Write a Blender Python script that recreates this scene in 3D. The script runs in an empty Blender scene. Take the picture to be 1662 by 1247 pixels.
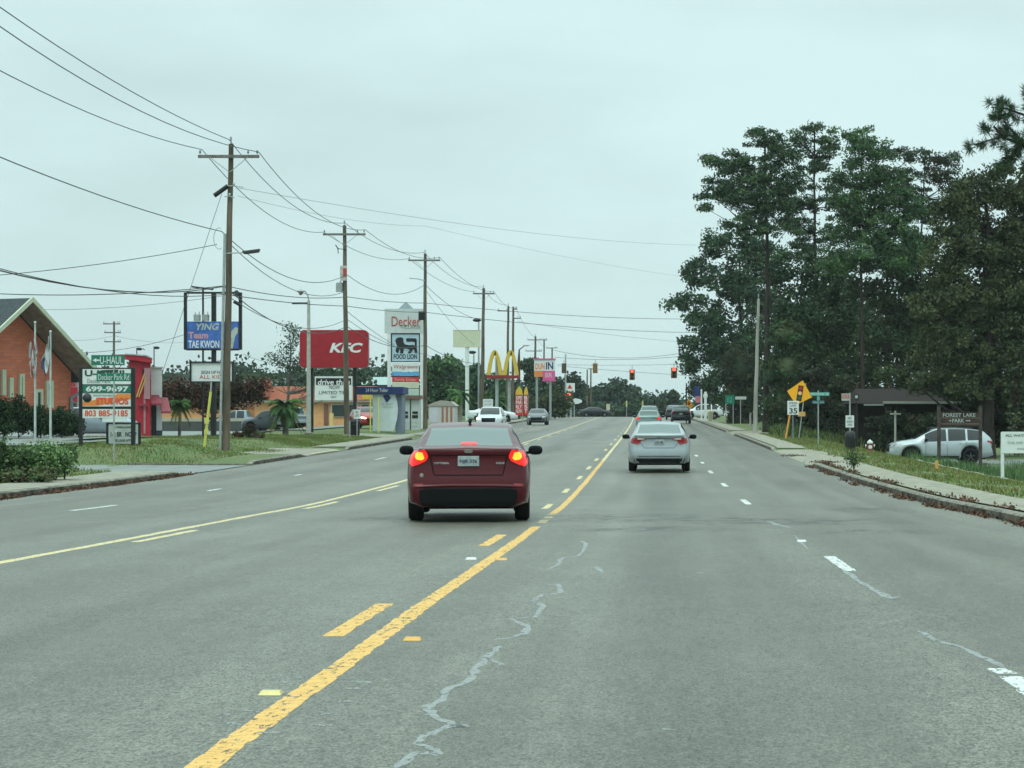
import bpy, bmesh, math, random
import numpy as np
from mathutils import Vector, Matrix
from mathutils.bvhtree import BVHTree
from mathutils.geometry import tessellate_polygon
rnd = random.Random(7); RS = np.random.RandomState(11)
SC = bpy.context.scene; COL = SC.collection
# ---------------------------------------------------------------- camera, sky, sun, exposure
FPX, CX, CY, CAMZ = 3400.0, 1075.0, 685.0, 1.35      # focal length and horizon measured on the 1662 px photograph
cam = bpy.data.cameras.new('camera'); co = bpy.data.objects.new('camera', cam); COL.objects.link(co)
co.location = (0, 0, CAMZ); co.rotation_euler = (math.pi/2, 0, 0)
cam.sensor_width = 36; cam.lens = 36*FPX/1662; cam.shift_x = (831-CX)/1662; cam.shift_y = (CY-623.5)/1662
cam.clip_start = .5; cam.clip_end = 6000; SC.camera = co
SUN_EL, SUN_ROT = math.radians(58), math.radians(200)
w = bpy.data.worlds.new('World'); SC.world = w; w.use_nodes = True
nt = w.node_tree; nt.nodes.clear(); N = nt.nodes.new; Lk = nt.links.new
sky = N('ShaderNodeTexSky'); sky.sky_type = 'NISHITA'; sky.sun_disc = False; sky.sun_elevation = SUN_EL; sky.sun_rotation = SUN_ROT
tc = N('ShaderNodeTexCoord'); sp = N('ShaderNodeSeparateXYZ'); Lk(tc.outputs['Generated'], sp.inputs[0])
mr = N('ShaderNodeMapRange'); mr.interpolation_type = 'SMOOTHSTEP'
for k, v in zip(('From Min','From Max','To Min','To Max'), (.16, 1.0, 1.0, 2.7)): mr.inputs[k].default_value = v
Lk(sp.outputs['Z'], mr.inputs['Value'])
mp = N('ShaderNodeMapping'); mp.inputs['Scale'].default_value = (1, 1, 3.4); Lk(tc.outputs['Generated'], mp.inputs[0])
ns = N('ShaderNodeTexNoise'); ns.inputs['Scale'].default_value = 4.5; ns.inputs['Detail'].default_value = 4; ns.inputs['Roughness'].default_value = .5
Lk(mp.outputs[0], ns.inputs['Vector'])
mr2 = N('ShaderNodeMapRange')
for k, v in zip(('From Min','From Max','To Min','To Max'), (.32, .68, .91, 1.10)): mr2.inputs[k].default_value = v
Lk(ns.outputs[0], mr2.inputs['Value'])
mu = N('ShaderNodeMath'); mu.operation = 'MULTIPLY'; Lk(mr.outputs[0], mu.inputs[0]); Lk(mr2.outputs[0], mu.inputs[1])
vm = N('ShaderNodeVectorMath'); vm.operation = 'SCALE'; vm.inputs[0].default_value = (6.5, 8.5, 8.45); Lk(mu.outputs[0], vm.inputs['Scale'])
mx = N('ShaderNodeMix'); mx.data_type = 'RGBA'; mx.inputs[0].default_value = .94
Lk(sky.outputs[0], mx.inputs[6]); Lk(vm.outputs[0], mx.inputs[7])
bg = N('ShaderNodeBackground'); bg.inputs[1].default_value = .1; Lk(mx.outputs[2], bg.inputs[0])
ow = N('ShaderNodeOutputWorld'); Lk(bg.outputs[0], ow.inputs[0])
sl = bpy.data.lights.new('sun', 'SUN'); sl.energy = .6; sl.angle = math.radians(14); sl.color = (1, .97, .9)
so = bpy.data.objects.new('sun', sl); COL.objects.link(so)
so.rotation_euler = (math.pi/2-SUN_EL, 0, math.pi-SUN_ROT)
SC.view_settings.view_transform = 'Standard'; SC.view_settings.look = 'None'; SC.view_settings.exposure = 0; SC.view_settings.gamma = 1

# ---------------------------------------------------------------- helpers
def lin(r, g, b):
    f = lambda c: (c/255/12.92) if c/255 <= .04045 else ((c/255+.055)/1.055)**2.4
    return (f(r), f(g), f(b))
MATS = {}
def mat(name, c, rough=.6, metal=0, var=.12, scale=6, bump=0, emit=0, ec=None, coat=0, ior=1.45, stretch=(1,1,1), c2=None, det=4, trans=0):
    if name in MATS: return MATS[name]
    m = bpy.data.materials.new(name); m.use_nodes = True; t = m.node_tree; b = t.nodes['Principled BSDF']
    if rough >= .8: b.inputs['Specular IOR Level'].default_value = .2
    b.inputs['Roughness'].default_value = rough; b.inputs['Metallic'].default_value = metal; b.inputs['IOR'].default_value = ior
    b.inputs['Coat Weight'].default_value = coat
    if trans: b.inputs['Transmission Weight'].default_value = trans
    b.inputs['Base Color'].default_value = (*c, 1)
    if var or c2:
        tc = t.nodes.new('ShaderNodeTexCoord'); mp = t.nodes.new('ShaderNodeMapping'); mp.inputs['Scale'].default_value = stretch
        n = t.nodes.new('ShaderNodeTexNoise'); n.inputs['Scale'].default_value = scale; n.inputs['Detail'].default_value = det
        t.links.new(tc.outputs['Object'], mp.inputs[0]); t.links.new(mp.outputs[0], n.inputs['Vector'])
        x = t.nodes.new('ShaderNodeMix'); x.data_type = 'RGBA'
        lo = tuple(max(0, k*(1-var)) for k in c); hi = c2 or tuple(k*(1+var) for k in c)
        x.inputs[6].default_value = (*lo, 1); x.inputs[7].default_value = (*hi, 1)
        r = t.nodes.new('ShaderNodeMapRange'); r.inputs['From Min'].default_value = .35; r.inputs['From Max'].default_value = .65
        t.links.new(n.outputs[0], r.inputs['Value']); t.links.new(r.outputs[0], x.inputs[0]); t.links.new(x.outputs[2], b.inputs['Base Color'])
        if bump:
            bp = t.nodes.new('ShaderNodeBump'); bp.inputs['Strength'].default_value = bump; bp.inputs['Distance'].default_value = .02
            t.links.new(n.outputs[0], bp.inputs['Height']); t.links.new(bp.outputs[0], b.inputs['Normal'])
    if emit:
        b.inputs['Emission Color'].default_value = (*(ec or c), 1); b.inputs['Emission Strength'].default_value = emit
    MATS[name] = m; return m

def setp(o, label=None, cat=None, group=None, kind=None):
    if label: o['label'] = label
    if cat: o['category'] = cat
    if group: o['group'] = group
    if kind: o['kind'] = kind
    return o
def thing(name, label, cat, loc, rz=0, group=None):
    o = bpy.data.objects.new(name, None); COL.objects.link(o); o.empty_display_size = .2
    o.location = loc; o.rotation_euler = (0, 0, rz); return setp(o, label, cat, group)
def copy_tree(o, parent=None):
    c = o.copy(); COL.objects.link(c)
    if parent: c.parent = parent
    for ch in list(o.children): copy_tree(ch, c)
    return c

TXT = {}
def text_mesh(s, bold=0, shear=0, space=1):
    k = (s, bold, shear, space)
    if k not in TXT:
        cu = bpy.data.curves.new('t', 'FONT'); cu.body = s; cu.size = 1; cu.offset = bold; cu.shear = shear; cu.resolution_u = 3; cu.space_character = space
        ob = bpy.data.objects.new('t', cu); COL.objects.link(ob); dg = bpy.context.evaluated_depsgraph_get()
        me = bpy.data.meshes.new_from_object(ob.evaluated_get(dg))
        vs = np.array([v.co[:] for v in me.vertices]); fs = [tuple(p.vertices) for p in me.polygons]
        bpy.data.objects.remove(ob); bpy.data.curves.remove(cu); bpy.data.meshes.remove(me)
        lo, hi = vs.min(0), vs.max(0); vs = (vs-lo)/np.maximum(hi-lo, 1e-6); TXT[k] = (vs, fs)
    return TXT[k]

class MB:
    def __init__(s): s.v = []; s.f = []; s.m = []; s.sm = []
    def add(s, vs, fs, m=0, smooth=False, M=None):
        b = len(s.v)
        s.v += [tuple(M @ Vector(v)) if M else tuple(v) for v in vs]
        for i, f in enumerate(fs):
            s.f.append(tuple(b+k for k in f)); s.m.append(m); s.sm.append(smooth)
        return s
    def box(s, x0, x1, y0, y1, z0, z1, m=0, M=None):
        vs = [(x, y, z) for z in (z0, z1) for y in (y0, y1) for x in (x0, x1)]
        return s.add(vs, [(0,2,3,1),(4,5,7,6),(0,1,5,4),(2,6,7,3),(0,4,6,2),(1,3,7,5)], m, False, M)
    def tube(s, pts, r, m=0, n=8, caps=True, smooth=True, M=None):
        pts = [Vector(p) for p in pts]; rs = r if isinstance(r, (list, tuple)) else [r]*len(pts)
        vs = []; fs = []; up0 = None
        for i, p in enumerate(pts):
            d = (pts[min(i+1, len(pts)-1)]-pts[max(i-1, 0)]).normalized()
            if up0 is None: up0 = Vector((0,0,1)) if abs(d.z) < .9 else Vector((1,0,0))
            a = d.cross(up0).normalized(); b = a.cross(d).normalized(); up0 = b
            for k in range(n):
                t = 2*math.pi*k/n; vs.append(p+(a*math.cos(t)+b*math.sin(t))*rs[i])
        for i in range(len(pts)-1):
            for k in range(n): k2 = (k+1) % n; fs.append((i*n+k, i*n+k2, (i+1)*n+k2, (i+1)*n+k))
        s.add(vs, fs, m, smooth, M)
        if caps: s.add(vs[:n], [tuple(range(n))[::-1]], m, False, M); s.add(vs[-n:], [tuple(range(n))], m, False, M)
        return s
    def lathe(s, prof, n=16, m=0, M=None, smooth=True):   # prof (r,z)
        vs = [(r*math.cos(2*math.pi*k/n), r*math.sin(2*math.pi*k/n), z) for r, z in prof for k in range(n)]
        fs = [(i*n+k, i*n+(k+1) % n, (i+1)*n+(k+1) % n, (i+1)*n+k) for i in range(len(prof)-1) for k in range(n)]
        return s.add(vs, fs, m, smooth, M)
    def prism(s, poly, y0, y1, m=0, M=None, caps=2):      # poly of (x,z), extruded along y
        n = len(poly); vs = [(x, y0, z) for x, z in poly]+[(x, y1, z) for x, z in poly]
        tri = tessellate_polygon([[Vector((x, z, 0)) for x, z in poly]])
        area = sum(poly[i][0]*poly[(i+1) % n][1]-poly[(i+1) % n][0]*poly[i][1] for i in range(n))
        fs = []
        for t in tri:
            a, b, c = [Vector(poly[k]) for k in t]; cr = (b-a).cross(c-a) if hasattr(Vector, 'cross') and False else (b.x-a.x)*(c.y-a.y)-(b.y-a.y)*(c.x-a.x)
            t = tuple(t) if cr > 0 else tuple(t)[::-1]
            fs.append(t); fs.append(tuple(k+n for k in t[::-1]))
        for i in range(n):
            j = (i+1) % n; q = (i, i+n, j+n, j); fs.append(q if area > 0 else q[::-1])
        return s.add(vs, fs, m, False, M)
    def text(s, st, x0, x1, z0, z1, y=-.01, m=0, bold=0, shear=0, th=.006, M=None, space=1):
        vs, fs = text_mesh(st, bold, shear, space); n = len(vs)
        P = [(x0+v[0]*(x1-x0), y, z0+v[1]*(z1-z0)) for v in vs]
        s.add(P, fs, m, False, M)
        # edges give the letters their thickness
        cnt = {}
        for f in fs:
            for i in range(len(f)):
                a, b = f[i], f[(i+1) % len(f)]; cnt[(a, b)] = 1
        side = [(a, b) for (a, b) in cnt if (b, a) not in cnt]
        Q = P+[(p[0], y+th, p[2]) for p in P]
        s.add(Q, [(b, a, a+n, b+n) for a, b in side], m, False, M)
        return s
    def ell(s, c, r, m=0, nu=12, nv=8, p=1.0, M=None):
        sg = lambda t: math.copysign(abs(t)**p, t)
        vs = []
        for i in range(nv+1):
            a = math.pi*i/nv
            for k in range(nu):
                b = 2*math.pi*k/nu
                vs.append((c[0]+r[0]*sg(math.sin(a))*sg(math.cos(b)), c[1]+r[1]*sg(math.sin(a))*sg(math.sin(b)), c[2]+r[2]*sg(math.cos(a))))
        fs = [(i*nu+k, (i+1)*nu+k, (i+1)*nu+(k+1) % nu, i*nu+(k+1) % nu) for i in range(nv) for k in range(nu)]
        return s.add(vs, fs, m, True, M)
    def mesh(s, name):
        me = bpy.data.meshes.new(name); me.from_pydata(s.v, [], s.f)
        me.polygons.foreach_set('material_index', s.m); me.polygons.foreach_set('use_smooth', s.sm); me.update(); return me
    def build(s, name, mats, parent=None, bevel=0, **kw):
        me = s.mesh(name)
        for mm in (mats if isinstance(mats, (list, tuple)) else [mats]): me.materials.append(mm)
        o = bpy.data.objects.new(name, me); COL.objects.link(o)
        if parent: o.parent = parent
        if bevel:
            b = o.modifiers.new('bevel', 'BEVEL'); b.width = bevel; b.segments = 2; b.limit_method = 'ANGLE'
        return setp(o, **kw)

def cubic(knots):
    xs = np.array([k[0] for k in knots], float); ys = np.array([k[1] for k in knots], float)
    d = np.diff(ys)/np.diff(xs); m = np.zeros(len(xs)); m[0] = d[0]; m[-1] = d[-1]
    for i in range(1, len(xs)-1): m[i] = 0 if d[i-1]*d[i] <= 0 else 2*d[i-1]*d[i]/(d[i-1]+d[i])
    def f(x):
        x = np.clip(np.asarray(x, float), xs[0], xs[-1]); i = np.clip(np.searchsorted(xs, x)-1, 0, len(xs)-2)
        h = xs[i+1]-xs[i]; t = (x-xs[i])/h
        return (2*t**3-3*t**2+1)*ys[i]+(t**3-2*t**2+t)*h*m[i]+(-2*t**3+3*t**2)*ys[i+1]+(t**3-t**2)*h*m[i+1]
    return f
zroad = cubic([(-60,.03),(8,.03),(14,.02),(20,-.03),(31.5,-.13),(41.5,-.21),(51.5,-.2),(62,-.14),(82,.04),(112,.33),(148,.67),(190,1.07),(250,1.62),(300,2.02),(335,2.15),(380,2.1),(500,1.6),(900,1.4),(3000,1.2)])
croad = cubic([(-60,-1.8),(8,-1.765),(12,-1.742),(24,-1.738),(31,-1.77),(41,-1.85),(51,-1.94),(62,-2.03),(82,-2.15),(119,-2.35),(201,-3.0),(320,-4.4),(420,-6.2),(900,-16),(3000,-60)])
def sstep(a, b, x): t = np.clip((np.asarray(x, float)-a)/(b-a), 0, 1); return t*t*(3-2*t)
EL, ER = -11.5, 6.9                                    # road edges measured from the right yellow line
def offset(u, Y):
    u = np.asarray(u, float); Y = np.asarray(Y, float)
    # left bank with the side street cut through it
    plate = .5-.25*sstep(88, 115, Y); plate = plate*(1-sstep(210, 300, Y))+.1*sstep(210, 300, Y)
    le = .13+(plate-.13)*sstep(13.4, 16.4, -u)-.5*sstep(22, 27, -u)*sstep(100, 125, Y)*(1-sstep(200, 260, Y))
    gap = sstep(58.6, 60.2, Y)*(1-sstep(68.4, 74.5, Y)); le = le*(1-gap)+.03*gap
    g2 = sstep(79.5, 81, Y)*(1-sstep(90, 91.5, Y))*(1-sstep(15, 18, -u)); le = le*(1-g2)+.05*g2
    ri = .13-1.05*sstep(9.3, 16, u)*(1-sstep(150, 200, Y))*sstep(30, 62, Y)
    g3 = sstep(67.5, 68.5, Y)*(1-sstep(88, 94, Y))*(1-sstep(8.6, 9.4, u)); ri = ri*(1-g3)+.03*g3
    g4 = sstep(131, 133, Y)*(1-sstep(142, 144, Y))*(1-sstep(12, 16, u)); ri = ri*(1-g4)+.03*g4
    return np.where(u < EL, le, np.where(u > ER, ri, 0.0))
def ground(X, Y):
    return zroad(Y)+offset(np.asarray(X, float)-croad(Y), Y)
def P(px, py, Z): s = FPX/Z; return Vector(((px-CX)/s, Z, CAMZ+(CY-py)/s))
class Loc:
    def __init__(s, px, Z, base=None):
        s.px = px; s.Z = Z; s.s = FPX/Z; s.X = (px-CX)/s.s; s.b = float(ground(s.X, Z)) if base is None else base
        s.loc = (s.X, Z, s.b)
    def x(s, px): return (px-s.px)/s.s
    def z(s, py): return CAMZ+(CY-py)/s.s-s.b
    def board(s, mb, x0, x1, y0, y1, ya=-.05, yb=.05, m=0): mb.box(s.x(x0), s.x(x1), ya, yb, s.z(y1), s.z(y0), m)
    def text(s, mb, st, x0, x1, y0, y1, y=-.06, m=0, bold=.01, shear=0, space=1): mb.text(st, s.x(x0), s.x(x1), s.z(y1), s.z(y0), y, m, bold, shear, space=space)

# ---------------------------------------------------------------- ground, road
def sheet(name, us, Ys, hz, mats, kind='structure', uabs=False, mi=None, **kw):
    us = np.asarray(us, float); Ys = np.asarray(Ys, float)
    U, Yg = np.meshgrid(us, Ys); X = U if uabs else U+croad(Yg); Z = hz(U, Yg)
    vs = np.stack([X, Yg, Z], -1).reshape(-1, 3); nu = len(us)
    fs = [(j*nu+i, j*nu+i+1, (j+1)*nu+i+1, (j+1)*nu+i) for j in range(len(Ys)-1) for i in range(nu-1)]
    mb = MB(); mb.add(vs.tolist(), fs, 0, True); return mb.build(name, mats, kind=kind, **kw)
Yl = np.concatenate([np.arange(-40, 0, 4), np.arange(0, 40, 1), np.arange(40, 150, .5), np.arange(150, 260, 2.5), np.arange(260, 440, 6), [460, 500, 560, 640, 800, 1000, 1500, 2200, 3000]])
ul = np.array([-1500,-700,-400,-250,-160,-110,-80,-60,-48,-40,-34,-30,-27,-25.5,-24,-23,-22,-20,-18,-17,-16.4,-15.6,-14.9,-14.2,-13.5,-12.9,-12.2,-11.66,-11.55,-6,0,6.95,7.05,7.5,8.0,8.6,9.0,9.4,10,11,12,13,14,15,15.6,17,20,25,32,40,60,90,140,250,400,700,1500])
def hills(u, Y):                       # the land rises gently far off
    return 0*u
def hz_terrain(U, Y):
    z = zroad(Y)+offset(U, Y)-.02+.03*np.sin(U*1.9+Y*.7)*np.sin(Y*.53-U*.4)*((U > 9.2) | (U < -13.6))
    inside = (U > EL-.06) & (U < ER+.06); return np.where(inside, zroad(Y)-.06, z)
def asphalt():
    m = bpy.data.materials.new('asphalt'); m.use_nodes = True; t = m.node_tree; b = t.nodes['Principled BSDF']; N = t.nodes.new; L = t.links.new
    tc = N('ShaderNodeTexCoord')
    def noise(scale, st=(1,1,1), det=4, rough=.5):
        mp = N('ShaderNodeMapping'); mp.inputs['Scale'].default_value = st; L(tc.outputs['Object'], mp.inputs[0])
        n = N('ShaderNodeTexNoise'); n.inputs['Scale'].default_value = scale; n.inputs['Detail'].default_value = det; n.inputs['Roughness'].default_value = rough
        L(mp.outputs[0], n.inputs['Vector']); return n.outputs[0]
    def rng(v, a, b_, c, d):
        r = N('ShaderNodeMapRange'); L(v, r.inputs['Value'])
        for k, x in zip(('From Min','From Max','To Min','To Max'), (a, b_, c, d)): r.inputs[k].default_value = x
        return r.outputs[0]
    def mul(a, b_):
        r = N('ShaderNodeMath'); r.operation = 'MULTIPLY'; L(a, r.inputs[0]); L(b_, r.inputs[1]); return r.outputs[0]
    grain = rng(noise(85, (1,.55,1), 3, .8), .40, .60, .42, 1.62)
    grain2 = mul(rng(noise(14, (1,.3,1), 4, .75), .33, .67, .82, 1.2), rng(noise(34, (1,.45,1), 2, .6), .57, .64, 1, .5))
    wheel = rng(noise(1.1, (1,.012,1), 2), .35, .65, .82, 1.12)
    patch = mul(rng(noise(.35, (1,.35,1), 5, .6), .35, .65, .84, 1.14), rng(noise(1.4, (1,.5,1), 5, .65), .3, .7, .88, 1.1))
    f = mul(mul(grain, wheel), mul(patch, grain2))
    vm = N('ShaderNodeVectorMath'); vm.operation = 'SCALE'; vm.inputs[0].default_value = (.124, .121, .093); L(f, vm.inputs['Scale'])
    L(vm.outputs[0], b.inputs['Base Color']); b.inputs['Roughness'].default_value = .46; b.inputs['Specular IOR Level'].default_value = .38
    bp = N('ShaderNodeBump'); bp.inputs['Strength'].default_value = .55; bp.inputs['Distance'].default_value = .012; L(noise(60, (1,.6,1), 2, .8), bp.inputs['Height']); L(bp.outputs[0], b.inputs['Normal'])
    return m
def grassmat(name, c1, c2, c3):
    m = bpy.data.materials.new(name); m.use_nodes = True; t = m.node_tree; b = t.nodes['Principled BSDF']; N = t.nodes.new; L = t.links.new
    tc = N('ShaderNodeTexCoord'); outs = []
    for sc, st in ((.55, (1,.5,1)), (7, (1,.6,1))):
        mp = N('ShaderNodeMapping'); mp.inputs['Scale'].default_value = st; L(tc.outputs['Object'], mp.inputs[0])
        n = N('ShaderNodeTexNoise'); n.inputs['Scale'].default_value = sc; n.inputs['Detail'].default_value = 5; L(mp.outputs[0], n.inputs['Vector'])
        r = N('ShaderNodeMapRange'); r.inputs['From Min'].default_value = .4; r.inputs['From Max'].default_value = .62; L(n.outputs[0], r.inputs['Value']); outs.append(r.outputs[0])
    x = N('ShaderNodeMix'); x.data_type = 'RGBA'; x.inputs[6].default_value = (*c1, 1); x.inputs[7].default_value = (*c2, 1); L(outs[0], x.inputs[0])
    y = N('ShaderNodeMix'); y.data_type = 'RGBA'; y.inputs[7].default_value = (*c3, 1); L(x.outputs[2], y.inputs[6])
    h = N('ShaderNodeMath'); h.operation = 'MULTIPLY'; h.inputs[1].default_value = .6; L(outs[1], h.inputs[0]); L(h.outputs[0], y.inputs[0]); L(y.outputs[2], b.inputs['Base Color'])
    b.inputs['Roughness'].default_value = .9; return m
def worn(name, c1, c2, thr):           # paint with crumbled holes through to the asphalt
    m = bpy.data.materials.new(name); m.use_nodes = True; t = m.node_tree; b = t.nodes['Principled BSDF']; N = t.nodes.new; L = t.links.new
    tc = N('ShaderNodeTexCoord'); o = []
    for sc, st, d in ((26, (1,.35,1), 5), (4, (1,.5,1), 3), (3.2, (1.6,3.5,1), 6)):
        mp = N('ShaderNodeMapping'); mp.inputs['Scale'].default_value = st; L(tc.outputs['Object'], mp.inputs[0]); n = N('ShaderNodeTexNoise'); n.inputs['Scale'].default_value = sc; n.inputs['Detail'].default_value = d; n.inputs['Roughness'].default_value = .65; L(mp.outputs[0], n.inputs['Vector']); o.append(n.outputs[0])
    x = N('ShaderNodeMix'); x.data_type = 'RGBA'; x.inputs[6].default_value = (*c1, 1); x.inputs[7].default_value = (*c2, 1); L(o[1], x.inputs[0])
    r = N('ShaderNodeMapRange'); r.inputs['From Min'].default_value = thr-.02; r.inputs['From Max'].default_value = thr+.03; L(o[0], r.inputs['Value'])
    r2 = N('ShaderNodeMapRange'); r2.inputs['From Min'].default_value = .485; r2.inputs['From Max'].default_value = .5; L(o[2], r2.inputs['Value'])
    r3 = N('ShaderNodeMapRange'); r3.inputs['From Min'].default_value = .515; r3.inputs['From Max'].default_value = .5; L(o[2], r3.inputs['Value'])
    cr = N('ShaderNodeMath'); cr.operation = 'MULTIPLY'; L(r2.outputs[0], cr.inputs[0]); L(r3.outputs[0], cr.inputs[1])
    k = N('ShaderNodeMath'); k.operation = 'MULTIPLY_ADD'; k.inputs[1].default_value = -.55; L(cr.outputs[0], k.inputs[0]); L(r.outputs[0], k.inputs[2]); k.use_clamp = True
    y = N('ShaderNodeMix'); y.data_type = 'RGBA'; L(x.outputs[2], b.inputs['Base Color']); L(k.outputs[0], b.inputs['Alpha']); t.nodes.remove(y); b.inputs['Roughness'].default_value = .6; return m
ASPH = asphalt()
GRASS = grassmat('grass_ground', (.085,.135,.03), (.14,.15,.05), (.05,.085,.022))
CONC = mat('concrete', (.27,.255,.2), .85, var=.25, scale=3, bump=.2)
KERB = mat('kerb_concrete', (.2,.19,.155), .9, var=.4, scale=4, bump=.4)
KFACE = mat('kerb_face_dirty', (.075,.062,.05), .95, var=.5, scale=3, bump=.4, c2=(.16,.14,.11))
LOT = mat('parking_asphalt', (.19,.205,.19), .75, var=.18, scale=1.5)
YEL = worn('yellow_road_paint', (.66,.35,.06), (.74,.45,.13), .40)
YELW = worn('worn_yellow_paint', (.58,.46,.2), (.66,.56,.32), .39)
WHT = worn('white_road_paint', (.52,.54,.51), (.66,.68,.64), .41)
SEAL = worn('crack_sealant', (.21,.22,.21), (.28,.29,.275), .38)
def stain(name, c, amax, sc, st, lo=.42, hi=.62, rough=.5):      # thin film of dirt or sealant with ragged noise edges
    m = bpy.data.materials.new(name); m.use_nodes = True; t = m.node_tree; b = t.nodes['Principled BSDF']; N = t.nodes.new; L = t.links.new
    b.inputs['Base Color'].default_value = (*c, 1); b.inputs['Roughness'].default_value = rough; tc = N('ShaderNodeTexCoord'); mp = N('ShaderNodeMapping'); mp.inputs['Scale'].default_value = st; L(tc.outputs['Object'], mp.inputs[0])
    n = N('ShaderNodeTexNoise'); n.inputs['Scale'].default_value = sc; n.inputs['Detail'].default_value = 6; n.inputs['Roughness'].default_value = .6; L(mp.outputs[0], n.inputs['Vector'])
    r = N('ShaderNodeMapRange'); r.interpolation_type = 'SMOOTHSTEP'
    for k, v in zip(('From Min','From Max','To Min','To Max'), (lo, hi, 0, amax)): r.inputs[k].default_value = v
    L(n.outputs[0], r.inputs['Value'])
    a = N('ShaderNodeAttribute'); a.attribute_name = 'edge'; q = N('ShaderNodeMath'); q.operation = 'MULTIPLY'; L(r.outputs[0], q.inputs[0]); L(a.outputs['Fac'], q.inputs[1]); L(q.outputs[0], b.inputs['Alpha']); return m
TAR = stain('dark_patch', (.05,.055,.05), .3, 3.2, (1,.6,1), .40, .62); BAND = stain('oil_band', (.055,.055,.048), .16, .9, (1,.1,1), .25, .75); PALEB = stain('polished_band', (.2,.2,.165), .25, .9, (1,.1,1), .35, .75)
sheet('ground', ul, Yl, hz_terrain, [GRASS])
Yr = Yl[Yl < 1000]
zmesh = lambda Y: np.interp(Y, Yr, zroad(Yr))
sheet('road', [EL, -9, -6.6, -4.75, -2, 0, 2, 3.5, 5, ER], Yr, lambda U, Y: zroad(Y), [ASPH])

def kerb(name, ua, ub, Y0, Y1, sgn, h=.14):
    Ys = np.linspace(Y0, Y1, max(2, int((Y1-Y0)/1.0)+1)); mb = MB(); vs = []; fs = []
    for Y in Ys:
        z0 = float(zroad(Y)); c = float(croad(Y)); ty = min(1, (Y-Y0)/.8+.15, (Y1-Y)/.8+.15)
        j = .012*math.sin(Y*3.1)
        for (u, z) in ((ua-.004*sgn, -.05), (ua+j*.5, h*ty*.8), (ua+.03*sgn, h*ty), (ub, h*ty+.004), (ub, -.05)): vs.append((c+u, Y, z0+z))
    for i in range(len(Ys)-1):
        for k in range(4):
            q = (i*5+k, (i+1)*5+k, (i+1)*5+k+1, i*5+k+1); fs.append(q[::-1] if sgn > 0 else q)
    for e in (0, (len(Ys)-1)*5): fs.append(tuple(e+k for k in range(5)))
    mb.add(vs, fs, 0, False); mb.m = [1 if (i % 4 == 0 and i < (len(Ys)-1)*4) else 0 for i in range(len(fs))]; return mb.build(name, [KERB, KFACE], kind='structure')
def slab(name, ua, ub, Y0, Y1, m=CONC, dz=.012, step=1.0):
    return sheet(name, np.linspace(ua, ub, 5), np.linspace(Y0, Y1, max(2, int((Y1-Y0)/step)+1)), lambda U, Y: zroad(Y)+offset(U, Y)+dz, [m])
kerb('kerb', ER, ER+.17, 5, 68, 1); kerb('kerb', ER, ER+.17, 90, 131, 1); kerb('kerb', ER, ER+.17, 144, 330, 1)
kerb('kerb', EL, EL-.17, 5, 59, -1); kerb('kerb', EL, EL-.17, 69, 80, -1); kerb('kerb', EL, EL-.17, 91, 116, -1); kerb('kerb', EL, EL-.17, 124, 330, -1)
slab('sidewalk', ER+.32, ER+1.52, 5, 67.8, dz=.014); slab('sidewalk', ER+.3, ER+1.5, 91, 131); slab('sidewalk', ER+.3, ER+1.5, 144, 320)
slab('driveway_apron', ER+.0, ER+1.9, 68.4, 89.5, dz=.006, step=.5); slab('driveway_apron', ER, ER+3, 131.5, 143.5, dz=.006)
slab('sidewalk', EL-1.75, EL-.19, 5, 58.4); slab('sidewalk', EL-1.6, EL-.19, 91.4, 116, dz=.015); slab('sidewalk', EL-1.6, EL-.19, 124, 300)
slab('driveway_apron', EL-3.2, EL, 80.6, 90.4, dz=.02)
slab('side_street', -60, EL, 60.0, 68.4, LOT, dz=.02, step=.4)
slab('driveway_apron', EL-4, EL, 116.3, 123.7, dz=.02)
# parking lots
def lot(name, ua, ub, Y0, Y1): return sheet(name, np.linspace(ua, ub, int((ub-ua)/1.0)+2), np.linspace(Y0, Y1, int((Y1-Y0)/1.0)+2), lambda U, Y: zroad(Y)+offset(U, Y)+.045, [LOT])
lot('parking_lot', -46, -22, 84, 135); lot('parking_lot', -46, -20, 75, 84); lot('parking_lot', -50, -20.5, 136, 205); lot('parking_lot', 14.5, 26, 93, 108)
# side kerb of the side street
mb = MB()
for x0 in np.arange(-17.5, -13.6, .5):
    z = float(ground(x0, 69.2)); mb.box(x0, x0+.5, 68.75, 68.95, z-.25, z+.03)
mb.build('kerb', [KERB], kind='structure')

# ---- painted lines, laid 4 mm above the asphalt
def stripe(name, uf, w, Y0, Y1, m, dz=.0009, step=1.0, wob=.012, worn=0):
    n = max(2, int((Y1-Y0)/step)+1); Ys = np.unique(np.concatenate([np.linspace(Y0, Y1, n), Yr[(Yr > Y0) & (Yr < Y1)]])); n = len(Ys); mb = MB(); vs = []
    for Y in Ys:
        c = float(croad(Y))+uf(Y) if callable(uf) else float(croad(Y))+uf
        a, b = RS.uniform(-wob, wob, 2)
        for k in (0, 1): vs.append((c-w/2+a if k == 0 else c+w/2+b, Y, float(zmesh(Y))+dz))
    fs = [(2*i, 2*i+1, 2*i+3, 2*i+2) for i in range(n-1) if not (worn and RS.rand() < worn)]
    mb.add(vs, fs); return mb.build(name, [m], kind='structure')
stripe('lane_marking', 0, .13, 4.5, 29.2, YEL, step=.12, wob=.009, worn=.0)
stripe('lane_marking', 0, .13, 30.6, 34.4, YELW, step=.3, worn=.5); stripe('lane_marking', 0, .12, 34.4, 75, YEL, step=1); stripe('lane_marking', 0, .12, 75, 325, YELW, step=1)
stripe('lane_marking', -4.78, .13, 12, 325, YELW, step=.5)
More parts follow.
